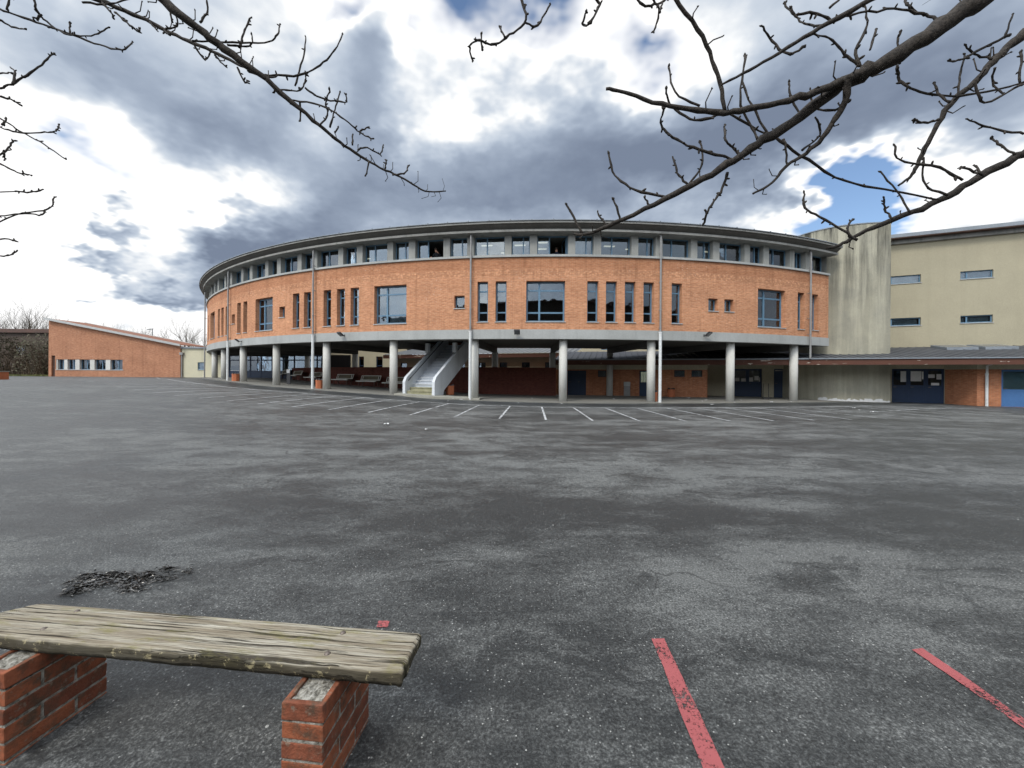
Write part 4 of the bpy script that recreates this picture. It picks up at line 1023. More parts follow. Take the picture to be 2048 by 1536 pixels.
# ------------------------------------------------------------------ near bench: weathered plank on two brick piers
TH = radians(-5.9)
bn = thing('plank_bench', 'weathered grey wooden plank bench on two red brick piers in the foreground', 'bench', (-1.45, 1.62, 0), TH)
X0, X1, Z0, Z1 = -1.08, 1.037, .382, .452
NX, NY = 210, 30
b = L(); grid = []
def yl(x): return -.020+.004*noise.noise((x*3, 0, 5))+.0025*noise.noise((x*19, 2, 1))
def yh(x):
    y = .208+.004*noise.noise((x*3, 7, 5))
    if x < -.90: y = .208-.205*((-.90-x)/.18)**1.5
    return max(y, yl(x)+.02)
for i in range(NX+1):
    x = X0+(X1-X0)*i/NX; row = []
    for j in range(NY+1):
        f_ = j/NY; y = yl(x)+(yh(x)-yl(x))*f_
        e_ = min(f_, 1-f_)*(yh(x)-yl(x)); rd = .010*max(0, 1-e_/.016)**2
        rd += .007*max(0, 1-(X1-x)/.012)**2
        gq = noise.noise((x*1.7+noise.noise((x*.8, y*3, 0))*.5, y*62, 3)); g2q = noise.noise((x*5, y*140, 9))
        gr = max(0, -gq-.18)*.007+max(0, -g2q-.15)*.004
        lip = .010*max(0, noise.noise((x*4, 1, 8)))*max(0, 1-f_*9)
        xx = x+(.008*noise.noise((0, y*40, 2)) if i == NX else 0)
        row.append((xx+.02*(f_-.5)*0, y, Z1-rd-gr-lip-.004*noise.noise((x*2.2, y*5, 2))))
    grid.append(row)
nv = NY+1
b.v = [p for r in grid for p in r]
def addq(q): b.f.append(q); b.uv.append([(b.v[k][0], b.v[k][1]) for k in q]); b.mi.append(0)
for i in range(NX):
    for j in range(NY): addq([i*nv+j, (i+1)*nv+j, (i+1)*nv+j+1, i*nv+j+1])
def skirt(idx):
    rows = [idx]
    for z_, out in ((.018, .003), (.045, .002), (Z1-Z0-.004, -.006)):
        st = len(b.v); cxm, cym = 0, .09
        for k in idx:
            x, y, z = b.v[k]; ox, oy = (0, -1) if y < .05 else (0, 1)
            if x > X1-.012: ox, oy = (1, 0)
            w_ = out+.004*noise.noise((x*14, y*20, z_*70))
            b.v.append((x+ox*w_, y+oy*w_, Z1-z_+.002*noise.noise((x*6, y*9, 4))))
        rows.append(list(range(st, st+len(idx))))
    for r0_, r1_ in zip(rows, rows[1:]):
        for k in range(len(idx)-1): addq([r0_[k], r1_[k], r1_[k+1], r0_[k+1]])
    return rows[-1]
per = [i*nv for i in range(NX+1)]+[NX*nv+j for j in range(1, nv)]+[i*nv+NY for i in range(NX-1, -1, -1)]+[j for j in range(NY-1, -1, -1)]
last = skirt(per)
addq(last[:-1][::-1])
pk = b.build('plank', 'plank', bn, smooth=True)
def onbench(x, y, z):
    u, v = uvp(x, y); t = (z-EYE)/v; d = Vector((u*t+1.45, t-1.62)); return Vector((d.x*cos(TH)+d.y*sin(TH), -d.x*sin(TH)+d.y*cos(TH), z))
for (x, y) in ((686, 1265), (655, 1306), (154, 1222), (88, 1257)):
    q = onbench(x, y, Z1); b = L(); b.lathe((q.x, q.y, Z1-.010), [(.013, 0), (.013, .008), (.009, .013), (.001, .015)], 12); b.build('bolt', 'steel', pk, smooth=True)
def brick_box(bm, x0, x1, y0, y1, z0, z1, rr):
    j = lambda: rr.uniform(-.0022, .0022)
    r = bmesh.ops.create_cube(bm, size=1.0)
    for v in r['verts']:
        v.co = Vector(((x0+x1)/2+(x1-x0)*v.co.x+j(), (y0+y1)/2+(y1-y0)*v.co.y+j(), (z0+z1)/2+(z1-z0)*v.co.z+j()*.6))
    es = list({e for v in r['verts'] for e in v.link_edges})
    bmesh.ops.bevel(bm, geom=es, offset=.005, segments=2, affect='EDGES', profile=.6)
for (px0, px1, seed) in ((.613, .778, 1), (-.757, -.591, 2)):
    rr = random.Random(seed); bm = bmesh.new(); pz = .0735; py0, py1 = -.120, .245; top = Z0-.006
    z = top-pz*6; k = 0
    while z < top-.01:
        ln = [.235, .12] if k % 2 else [.115, .24]
        y = py0
        last_ = z+pz > top-.005
        for l in ln:
            brick_box(bm, px0, px1, y, y+l, z+.0075, z+pz-.004, rr) if not last_ else None
            if last_:                                     # broken top course: thin outer shells round the rubble
                brick_box(bm, px0, px0+.022, y, y+l, z+.006, z+pz-.002, rr); brick_box(bm, px1-.022, px1, y, y+l, z+.006, z+pz-.002, rr)
            y += l+.010
        if last_: brick_box(bm, px0, px1, py0-.001, py0+.022, z+.006, z+pz-.002, rr)
        z += pz; k += 1
    me = bpy.data.meshes.new('pier'); bm.to_mesh(me); bm.free(); me.materials.append(M['benchbrick'])
    pr = bpy.data.objects.new('brick_pier', me); COL.objects.link(pr); pr.parent = bn
    b = L(); b.box(px0+.0035, px1-.0035, py0+.0035, py1-.006, -.06, top-pz)
    gx_, gy_ = 16, 32; st = len(b.v)
    for i in range(gx_+1):
        for j in range(gy_+1):
            x = px0+.015+(px1-px0-.03)*i/gx_; y = py0+.015+(py1-py0-.03)*j/gy_
            b.v.append((x, y, top-.012+.010*noise.noise((x*38, y*38, seed))+.006*noise.noise((x*110, y*110, seed))))
    for i in range(gx_):
        for j in range(gy_):
            a = st+i*(gy_+1)+j; b.f.append([a, a+gy_+1, a+gy_+2, a+1]); b.uv.append([(0, 0)]*4); b.mi.append(0)
    b.build('mortar', 'mortar', pr)
# damp leaf debris on the tarmac by the bench
b = B(); rr = random.Random(11)
cl_ = [(rr.gauss(235, 55), rr.gauss(0, 12), rr.uniform(8, 26)) for _ in range(26)]
for k in range(1500):
    cx_, cy_, sp_c = cl_[rr.randrange(26)]
    x = rr.gauss(cx_, sp_c); y = 1160-(x-235)*.15+cy_+rr.gauss(0, sp_c*.22)
    if not (95 < x < 385): continue
    q = gp(x, y, .004); a = rr.gauss(.3, .35) if rr.random() < .7 else rr.uniform(0, 3.1); tw_ = rr.random() < .45
    l = rr.uniform(.015, .06) if tw_ else rr.uniform(.006, .02); w_ = rr.uniform(.0012, .0025) if tw_ else rr.uniform(.003, .009); h = rr.uniform(.002, .016)
    e = Vector((cos(a), sin(a), 0)); n_ = Vector((-sin(a), cos(a), 0)); tl = rr.uniform(-.6, .9)
    top = [q+e*l+Vector((0, 0, h*(.6+tl*.4))), q+n_*w_+Vector((0, 0, h)), q-e*l+Vector((0, 0, h*.5)), q-n_*w_+Vector((0, 0, h*(1.2-tl*.6)))]
    b.poly(top); b.poly([p-Vector((0, 0, .003)) for p in top][::-1])
m_, nt, bs = mat('wet_leaves', (.028, .024, .02), .22, .7); M['wetleaf'] = m_
nt.links.new(ramp(nt, node(nt, 'ShaderNodeNewGeometry').outputs['Random Per Island'], [(0, (.016, .014, .012)), (.55, (.04, .035, .03)), (.8, (.10, .095, .085)), (1, (.22, .21, .19))]), bs.inputs[0])
tag(b.build('wet_leaf_debris', 'wetleaf'), 'dark wet leaves and twigs clotted on the tarmac behind the plank bench', 'leaf debris', kind='stuff')
# scraps of paper blown about the yard
def make_scrap(seed):
    rr = random.Random(seed); b = L(); n_ = 5; g = [[(-.06+.03*i+rr.uniform(-.01, .01), -.05+.025*j+rr.uniform(-.008, .008), .012+rr.uniform(0, .05)) for j in range(n_)] for i in range(n_)]
    for i in range(n_-1):
        for j in range(n_-1): b.poly([g[i][j], g[i+1][j], g[i+1][j+1], g[i][j+1]])
    o = b.build('paper_scrap', 'paper'); return tag(o, 'crumpled white paper scrap lying on the ground before the columns', 'litter', 'white paper scraps by the columns')
sc0 = make_scrap(1)
for i, (x, y) in enumerate([(1064, 798), (1228, 799), (1378, 798), (1405, 804), (1412, 802), (1470, 806), (1482, 802), (1543, 806), (1582, 805), (1424, 811), (1037, 808), (1123, 809), (922, 801), (896, 804), (905, 799), (1719, 822), (1707, 818), (772, 852), (852, 862), (1745, 826)]):
    o = sc0 if i == 0 else sc0.copy()
    if i: COL.objects.link(o)
    q = gp(x, y); o.location = (q.x, q.y, q.z+.03); o.rotation_euler = (0, 0, i*1.3); k = .55+.5*((i*7) % 5)/5; o.scale = (k*1.2, k, k)
    if y > 815 : o['label'] = 'crumpled white paper scrap lying out on the tarmac yard'; o['group'] = 'white paper scraps on the open yard'

# ------------------------------------------------------------------ far left planting
def hedge_mesh(seed, w, h, n_t, n_l, leaf, tw, lm):
    rr = random.Random(seed); b = L()
    for k in range(n_t):
        x, y = rr.uniform(-w, w), rr.uniform(-.9, .9); p = Vector((x, y, 0)); pts = [p.copy()]; d = Vector((rr.gauss(0, .18), rr.gauss(0, .18), 1)); hh = h*rr.uniform(.45, 1.0)*(1-.25*abs(x)/w)
        for i in range(5):
            p = p+d.normalized()*hh/5; d += Vector((rr.gauss(0, .16), rr.gauss(0, .16), 0)); pts.append(p.copy())
        b.tube(pts, [.035, .03, .024, .018, .012, .006], 4)
        for j in range(7):
            i = rr.randint(1, 4); o_ = pts[i]; e = Vector((rr.gauss(0, 1), rr.gauss(0, 1), rr.uniform(.3, 1.4))).normalized()
            b.tube([o_, o_+e*rr.uniform(.25, .6), o_+e*rr.uniform(.6, 1.0)+Vector((0, 0, .15))], [.012, .008, .003], 3)
    tws = b; b = L()
    for k in range(n_l):
        x, y = rr.uniform(-w, w), rr.uniform(-1.0, 1.0); z = h*rr.random()**.8*(1-.2*abs(x)/w)*rr.uniform(.8, 1.0)
        if noise.noise((x*.9, z*.9, seed)) < -.12: continue
        a = Vector((rr.gauss(0, 1), rr.gauss(0, 1), rr.gauss(0, 1))).normalized(); c_ = a.orthogonal().normalized(); s_ = leaf*rr.uniform(.6, 1.4); p = Vector((x, y, z))
        b.poly([p-a*s_, p+c_*s_*.5, p+a*s_, p-c_*s_*.5])
    return tws, b
def shrub(name, lab, loc, rz_, mesh, tw, lm, cat='shrub', group=None, sc=1.0):
    t = thing(name, lab, cat, loc, rz_, group); a, l = mesh
    if isinstance(a, B): a.build('stems', tw, t); l.build('foliage', lm, t)
    else:
        for m_ in (a, l):
            c = m_.copy(); COL.objects.link(c); c.parent = t
    t.scale = (sc, sc, sc); return t
hm = hedge_mesh(4, 2.2, 5.0, 70, 2600, .10, 0, 0)
hs = None
for i, (x, y, s_, lab) in enumerate([(-47.6, 41.5, 1.0, 'tall brown winter shrub right beside the far left brick building'), (-51.2, 42.0, 1.02, 'tall brown winter shrub second from the far left brick building'),
        (-55.0, 41.6, .95, 'tall brown winter shrub third from the far left brick building'), (-59.0, 42.4, 1.0, 'tall brown winter shrub at the far left edge of the yard')]):
    t = shrub('bare_shrub', lab, (x, y, 1.17), i*1.9, hm if hs is None else hs, 'bark_hedge', 'dryleaf', group='brown winter shrubs beside the brick building', sc=s_)
    if hs is None: hs = tuple(t.children)
em = hedge_mesh(8, .9, 1.7, 14, 2600, .07, 0, 0)
shrub('evergreen_bush', 'small dark evergreen bush at the far left edge of the yard', (-45.6, 33.6, 1.17), .4, em, 'bark_hedge', 'evergreen', 'bush')
# dark building behind the hedge
ob = thing('dark_outbuilding', 'long dark brick building with a flat roof behind the far left shrubs', 'building', (-58, 47, 1.1))
fO = planef((-80, 46.5), (-48.6, 46.5)); oo = [(10+k*5, 11.2+k*5, 3.6, 4.8) for k in range(4)]
b = B(); wall(b, fO, 0, fO.len, .8, 6.3, oo, .15); b.build('wall', 'outb', ob)
for o in oo: window(ob, fO, o, .1, (.5,), (), .06, fm='pipe_white', sill=None)
b = B(); b.fbox(fO, -.2, fO.len+.2, 6.3, 6.75, -.35, 3); b.build('roof', 'post', ob)
# grass verge
b = B(); rr = random.Random(2)
for k in range(9000):
    x, y = rr.uniform(-62, -45.9), rr.uniform(38.2, 45.5); z = G(x, y); h = rr.uniform(.06, .22); a = rr.uniform(0, 6.28)
    e = Vector((cos(a)*.03, sin(a)*.03, 0)); p = Vector((x, y, z)); b.poly([p-e, p+e, p+Vector((rr.gauss(0, .05), rr.gauss(0, .05), h))])
tag(b.build('grass_verge', 'grass'), 'strip of winter grass in front of the far left shrubs', 'grass', kind='stuff')
b = B(); 
for i in range(20):
    xa_, xb_ = -62+i*.8, -62+(i+1)*.8
    b.poly([(xa_, 38.0, G(xa_, 38)+.012), (xb_, 38.0, G(xb_, 38)+.012), (xb_, 46, G(xb_, 46)+.012), (xa_, 46, G(xa_, 46)+.012)])
tag(b.build('verge_soil', 'grass'), kind='structure')
# brick planter
q = gp(0, 760)
pl = thing('brick_planter', 'low red brick planter cut off by the left edge of the photo', 'planter', (q.x-2.3, q.y+.7, G(q.x, q.y)), .05)
b = L()
for (a_, c_, e_, g_) in ((-.8, .8, -.8, -.62), (-.8, .8, .62, .8), (-.8, -.62, -.619, .619), (.62, .8, -.619, .619)): b.box(a_, c_, e_, g_, -.1, .42)
b.build('wall', 'bin', pl)
b = L(); b.box(-.82, .82, -.82, -.6, .421, .48); b.box(-.82, .82, .6, .82, .421, .48); b.box(-.82, -.6, -.599, .599, .421, .48); b.box(.6, .82, -.599, .599, .421, .48); b.build('coping', 'kerb', pl)
# street lamp and chimney pole behind the sloping roof
pz_ = P(305, 668, 62)
sl_o = thing('street_lamp', 'grey street lamp with a single arm behind the sloping roof', 'street lamp', (pz_.x, pz_.y, 1.1))
b = B(); b.tube([(pz_.x, pz_.y, 1.0), (pz_.x, pz_.y, 3), (pz_.x, pz_.y, P(305, 657, 62).z)], [.11, .09, .06], 10); b.build('pole', 'pipe', sl_o)
b = B(); e_ = P(294, 659, 62); tp = P(305, 658, 62); b.tube([tp, tp.lerp(e_, .3)+Vector((0, 0, .03)), e_], [.06, .11, .07], 8); b.build('lamp_head', 'sill', sl_o)

# ------------------------------------------------------------------ bare trees
def grow(b, p, d, ln, r, depth, rr, up=.12, spread=.55, n_ch=3, sides=(7, 6, 5, 4, 3, 3, 3)):
    pts = [p.copy()]; rd = [r]; k = 4 if depth > 0 else 3; dd = d.copy()
    for i in range(k):
        dd = (dd+Vector((rr.gauss(0, .13), rr.gauss(0, .13), rr.gauss(0, .10)+up*.5))).normalized(); pts.append(pts[-1]+dd*ln/k); rd.append(r*(1-.42*(i+1)/k))
    b.tube(pts, rd, sides[min(6, max(0, 6-depth))] if depth < 5 else 6, cap=(depth == 0))
    if depth == 0: return
    for c in range(n_ch+ (1 if rr.random() < .5 else 0)):
        i = rr.randint(2, k) if c else k
        e = Vector((rr.gauss(0, 1), rr.gauss(0, 1), rr.gauss(.25, .6))).normalized()
        nd = (dd*1.0+e*spread*(.6 if c == 0 else 1.15)).normalized()
        grow(b, pts[i], nd, ln*rr.uniform(.62, .85), rd[i]*(.8 if c == 0 else .6), depth-1, rr, up, spread, n_ch, sides)
def far_tree(seed, h, depth=5):
    rr = random.Random(seed); tr = L(); tr.tube([(0, 0, 0), (.05, 0, h*.12), (0, .06, h*.24)], [h*.022, h*.018, h*.016], 10)
    b = L()
    for k in range(4): grow(b, Vector((0, 0, h*(.17+.025*k))), Vector((cos(k*1.7+seed)*.55, sin(k*1.7+seed)*.55, 1)).normalized(), h*.26, h*.0135, depth, rr, .16, .6, 3)
    return tr, b
protos = []
for sd in (1, 2):
    tr, b = far_tree(sd, 10.0, 4); protos.append([tr, b])
FT = [(20, 610, 62, 0), (62, 604, 60, 1), (95, 622, 66, 0), (130, 640, 75, 1), (175, 645, 85, 0), (235, 648, 78, 1), (262, 643, 72, 0), (285, 655, 80, 1), (372, 640, 60, 1), (395, 650, 70, 0), (-60, 600, 70, 1), (345, 668, 80, 0), (205, 655, 95, 1)]
names = ['bare winter tree farthest left above the dark outbuilding', 'bare winter tree above the brown shrubs at far left', 'bare winter tree just left of the peak of the sloping roof', 'bare winter tree just right of the peak of the sloping roof', 'small far bare tree over the upper part of the sloping roof', 'bare winter tree left of the street lamp, the wider of its pair', 'bare winter tree with a domed crown left of the street lamp',
         'bare winter tree right behind the street lamp', 'bare winter tree beside the left end of the round building', 'bare winter tree partly hidden by the left end of the round building', 'bare winter tree beyond the left edge of the photo', 'small far bare tree low over the end of the sloping roof', 'small far bare tree in the middle of the sloping roof line']
done = {}
for i, (x, y, t_, k) in enumerate(FT):
    top = P(x, y, t_); h = (top.z-1.1)*1.03
    t = thing('bare_tree', names[i], 'tree', (top.x, t_, 1.1), i*2.1, 'bare trees on the skyline'); t.scale = (h/10*1.05, h/10*1.05, h/10)
    if k not in done:
        done[k] = (protos[k][0].build('trunk', 'bark_far', t), protos[k][1].build('crown', 'bark_far', t))
    else:
        for m_ in done[k]:
            c = m_.copy(); COL.objects.link(c); c.parent = t
# trees whose branches hang over the yard
def smooth(pts, n=4):
    out = []; m_ = len(pts)
    for i in range(m_-1):
        p0, p1, p2, p3 = pts[max(i-1, 0)], pts[i], pts[i+1], pts[min(i+2, m_-1)]
        for k in range(n):
            t = k/n; out.append(tuple(.5*((2*b_)+(-a_+c_)*t+(2*a_-5*b_+4*c_-d_)*t*t+(-a_+3*b_-3*c_+d_)*t**3) for a_, b_, c_, d_ in zip(p0, p1, p2, p3)))
    out.append(tuple(pts[-1])); return out
def limb(b, tw, pix, rr, spurs=True, n=8, knob=.0, sub=4):
    """pix: (x, y, depth, width in photo pixels)"""
    sm = smooth(pix, sub); pts = [P(x, y, t) for x, y, t, w in sm]; rad = [max(.0016, w*t/F/2) for x, y, t, w in sm]
    for i in range(1, len(pts)-1):
        pts[i] = pts[i]+Vector((rr.gauss(0, 1), rr.gauss(0, 1), rr.gauss(0, 1)))*rad[i]*.22; rad[i] *= rr.uniform(1-knob, 1+knob)
    b.tube(pts, rad, n)
    return pts, rad
def bud(b, p, d, r, rr):                # a cluster of short fat buds
    for k in range(rr.randint(2, 4)):
        e = (d+Vector((rr.gauss(0, .45), rr.gauss(0, .45), rr.gauss(.15, .4)))).normalized(); l = r*rr.uniform(2.0, 3.8)
        b.tube([p-e*r*.5, p+e*l*.5, p+e*l], [r*.8, r*1.15, r*.25], 5)
def twig(b, pix, rr, w0, w1):
    sm = smooth([(x, y, t, 0) for x, y, t in pix], 5); n_ = len(sm)
    pts = [P(x, y, t) for x, y, t, _ in sm]; rad = [max(.0018, (w0+(w1-w0)*i/(n_-1))*sm[i][2]/F/2)*(rr.uniform(.82, 1.28)) for i in range(n_)]
    for i in range(1, n_): pts[i] = pts[i]+Vector((rr.gauss(0, 1), rr.gauss(0, 1), rr.gauss(0, 1)))*rad[i]*.35
    b.tube(pts, rad, 6)
    d = (pts[-1]-pts[-2]).normalized(); bud(b, pts[-1], d, max(rad[-1], .0024), rr)
    for i in range(2, n_-1):
        if rr.random() < .38: e = Vector((rr.gauss(0, 1), rr.gauss(0, 1), rr.gauss(.3, 1))).normalized(); b.tube([pts[i], pts[i]+e*rad[i]*2.6, pts[i]+e*rad[i]*3.6], [rad[i]*.8, rad[i]*.8, rad[i]*.3], 5)
    return pts
def spurs(b, pts, rad, rr, dens, lo=.03, hi=.12):
    for i in range(1, len(pts)-1):
        if rr.random() > dens: continue
        d = (pts[i+1]-pts[i]).normalized(); e = (Vector((rr.gauss(0, 1), rr.gauss(0, .7), rr.gauss(.1, 1)))); e = (e-d*e.dot(d)*.6).normalized(); l = rr.uniform(lo, hi)
        c1 = pts[i]+e*l*.5+d*l*.2; c2 = pts[i]+e*l+Vector((0, 0, l*.25)); r_ = max(.002, min(rad[i]*.35, .0045))
        b.tube([pts[i], c1, c2], [r_*1.2, r_, r_*.9], 5); bud(b, c2, (c2-c1).normalized(), r_*.9, rr)
rr = random.Random(21)
# right-hand tree
rt = thing('overhanging_tree', 'bare tree whose thick knobbly branches reach in from the upper right', 'tree', (5.6, 1.6, 0))
b = B(); b.tube([(5.6, 1.6, -.1), (5.62, 1.6, .6), (5.55, 1.65, 1.6), (5.45, 1.7, 2.6), (5.2, 1.8, 3.4)], [.24, .19, .165, .155, .14], 14); b.build('trunk', 'bark', rt, smooth=True)
b = B()
KW = .69
def limb3(extra, pix, dens, n=9, lo=.03, hi=.12):
    sm = smooth(pix, 5); pts = [P(x, y, t) for x, y, t, w in sm]; rad = [max(.002, w*KW*t/F/2) for x, y, t, w in sm]
    for i in range(1, len(pts)-1): pts[i] = pts[i]+Vector((rr.gauss(0, 1), rr.gauss(0, 1), rr.gauss(0, 1)))*rad[i]*.22; rad[i] *= rr.uniform(.88, 1.14)
    pre = [Vector(p) for p, r in extra]; b.tube(pre+pts, [r for p, r in extra]+rad, n)
    spurs(b, pts, rad, rr, dens, lo, hi); return pts
T = 2.6
limb3([((5.2, 1.8, 3.4), .12), ((4.5, 2.0, 4.4), .10), ((3.7, 2.2, 4.9), .085)], [(1990, -25, 2.45, 50), (1880, 58, 2.5, 46), (1750, 136, 2.6, 40), (1690, 166, 2.7, 36), (1580, 245, 2.8, 27), (1500, 300, 2.9, 23), (1420, 350, 3.0, 19), (1330, 398, 3.1, 16), (1230, 446, 3.2, 12), (1175, 468, 3.25, 9), (1148, 468, 3.3, 6)], .30, 10)
limb3([], [(1735, 142, 2.62, 26), (1660, 172, 2.66, 23), (1580, 200, 2.7, 18), (1480, 221, 2.76, 16), (1430, 224, 2.8, 16), (1340, 214, 2.85, 13), (1260, 188, 2.9, 11), (1212, 178, 2.92, 8)], .16)
limb3([], [(1450, 222, 2.78, 10), (1435, 150, 2.76, 11), (1405, 75, 2.72, 11), (1350, -5, 2.66, 12), (1320, -60, 2.6, 13)], .15)
limb3([((5.2, 1.8, 3.4), .10), ((5.0, 2.2, 4.2), .07)], [(2090, 40, 2.9, 26), (2048, 68, 2.9, 24), (1995, 115, 2.9, 20), (1950, 165, 2.92, 16), (1900, 210, 2.95, 14), (1862, 275, 3.0, 12), (1838, 322, 3.0, 11), (1822, 352, 3.0, 8), (1796, 372, 3.05, 6)], .35)
limb3([((5.45, 1.7, 2.6), .085), ((5.1, 2.5, 3.0), .06)], [(2110, 270, 3.1, 24), (2048, 305, 3.15, 22), (1960, 352, 3.2, 20), (1880, 400, 3.25, 17), (1790, 437, 3.3, 14), (1720, 468, 3.35, 11), (1680, 490, 3.4, 9), (1655, 497, 3.4, 8)], .28)
limb3([], [(1700, 150, 2.6, 20), (1690, 200, 2.66, 17), (1660, 255, 2.72, 14), (1620, 300, 2.8, 12), (1575, 330, 2.85, 9), (1545, 365, 2.9, 7), (1505, 388, 2.95, 6)], .4)
limb3([], [(1760, -10, 2.5, 15), (1660, 45, 2.55, 13), (1575, 95, 2.6, 10), (1500, 140, 2.65, 8), (1442, 170, 2.7, 6)], .18)
R_ = [[(1545, 268), (1600, 310), (1690, 362), (1790, 382), (1880, 400)], [(1460, 228), (1510, 258), (1545, 268)],
 [(1850, 30), (1790, 18), (1700, 30), (1640, 50), (1600, 42), (1583, 18)], [(1730, 135), (1695, 115), (1665, 80), (1630, 68)], [(1720, 132), (1712, 100), (1735, 50), (1730, 12)], [(1740, 100), (1752, 60)], [(1612, 92), (1575, 108), (1540, 75), (1524, 52)],
 [(1800, 128), (1795, 85), (1800, 66)], [(1795, 130), (1800, 160), (1830, 180), (1900, 192), (1990, 180), (2048, 165)], [(1540, 275), (1490, 180), (1490, 110)], [(1515, 278), (1505, 255), (1480, 195), (1493, 112)],
 [(1440, 228), (1390, 240), (1345, 215), (1332, 180)], [(1400, 212), (1350, 185), (1338, 135)], [(1470, 320), (1400, 300), (1345, 275), (1322, 250), (1328, 220)], [(1375, 370), (1405, 330), (1402, 285)], [(1375, 368), (1355, 345), (1347, 315)], [(1340, 395), (1270, 380), (1230, 350), (1217, 308)],
 [(1455, 345), (1440, 385), (1420, 415), (1408, 445)], [(1410, 420), (1413, 425)], [(1240, 440), (1228, 400)], [(1215, 455), (1195, 425)], [(1165, 470), (1135, 410)], [(1300, 415), (1290, 395)], [(1480, 310), (1465, 295), (1450, 280), (1450, 250)], [(1575, 330), (1570, 280)], [(1605, 300), (1640, 270), (1632, 235)],
 [(1700, 200), (1670, 220), (1630, 215), (1620, 180)], [(1600, 230), (1580, 190), (1578, 165)], [(1715, 480), (1650, 440), (1610, 415), (1610, 385)], [(1700, 475), (1695, 455), (1705, 440)], [(1785, 438), (1770, 420), (1768, 395)], [(1820, 425), (1800, 390), (1762, 345)], [(1895, 390), (1850, 370), (1848, 320)],
 [(1925, 360), (1880, 335), (1800, 320), (1790, 290)], [(1960, 345), (1950, 330)], [(1965, 350), (1925, 335), (1925, 335)], [(1900, 205), (1880, 190), (1868, 168)], [(1915, 195), (1920, 155), (1930, 110)], [(2020, 70), (1960, 100), (1920, 120), (1900, 122)], [(1985, 118), (1955, 110), (1932, 92)], [(1950, 165), (1970, 205), (2040, 170)], [(2010, 75), (2025, 30)], [(2040, 165), (2042, 105)],
 [(1880, 240), (1850, 245), (1830, 240)], [(2048, 268), (1980, 255), (1935, 238)], [(2030, 310), (2000, 290), (1985, 278)], [(1990, 135), (1985, 165), (2005, 185)], [(1880, 40), (1850, 30), (1815, 10), (1810, -10)], [(1670, 45), (1625, 25), (1590, 30), (1570, 8)], [(1660, 15), (1690, -10)],
 [(1270, -15), (1285, 10), (1315, 8), (1342, -8)], [(1180, -20), (1198, 10), (1180, 45), (1165, 50), (1172, 25)], [(1300, -10), (1318, 20), (1308, 62)], [(1320, 25), (1325, 5)], [(1040, -10), (1052, 40), (1020, 70), (985, 90), (960, 80), (940, 92), (945, 120)], [(1010, 75), (1000, 55)], [(1050, 45), (1075, 50), (1100, 10)], [(965, 100), (962, 70)]]
for tp in R_:
    t0 = 2.6+.7*min(max((1900-tp[0][0])/750, 0), 1)
    twig(b, [(x, y, t0+.05*i*rr.uniform(-.3, 1)) for i, (x, y) in enumerate(tp)], rr, 5.4 if len(tp) > 3 else 4.4, 3.4)
for k, (px, dx_) in enumerate([((5.2, 1.8, 3.4), (1, .5, 1.2)), ((5.2, 1.8, 3.4), (.2, -1, 1.3)), ((4.5, 2.0, 4.4), (-.2, -.7, 1.0)), ((5.2, 1.8, 3.4), (.9, -.5, 1.1)), ((5.2, 1.8, 3.4), (.6, 1.2, 1.6))]):
    grow(b, Vector(px), Vector(dx_).normalized(), 1.5, .075, 4, rr, .05, .6, 2)
b.build('crown', 'bark', rt, smooth=True)
# left-hand tree
KW = .68
lt = thing('overhanging_tree', 'bare tree whose long dark branch reaches down from the upper left', 'tree', (-5.2, .4, 0))
b = B(); b.tube([(-5.2, .4, -.1), (-5.2, .42, .7), (-5.1, .45, 1.8), (-5.05, .5, 2.8), (-4.9, .7, 3.6)], [.22, .175, .15, .14, .125], 14); b.build('trunk', 'bark', lt, smooth=True)
b = B()
limb3([((-4.9, .7, 3.6), .10), ((-4.5, 1.4, 4.5), .075), ((-3.7, 2.3, 5.0), .06)], [(300, -22, 3.2, 25), (380, 42, 3.3, 23), (450, 98, 3.4, 20), (530, 158, 3.5, 16), (600, 218, 3.6, 12), (660, 268, 3.7, 9), (710, 305, 3.8, 7.5), (760, 335, 3.85, 6), (810, 358, 3.9, 5), (850, 382, 3.95, 4.5), (892, 382, 4.0, 3.5)], .75, 9, .04, .14)
limb3([((-4.9, .7, 3.6), .08), ((-4.4, 1.9, 4.6), .05)], [(120, -40, 3.5, 15), (200, 2, 3.5, 13), (280, 35, 3.55, 11), (340, 65, 3.6, 10), (400, 92, 3.6, 9), (460, 120, 3.62, 8), (500, 140, 3.55, 8)], .6, 8, .04, .13)
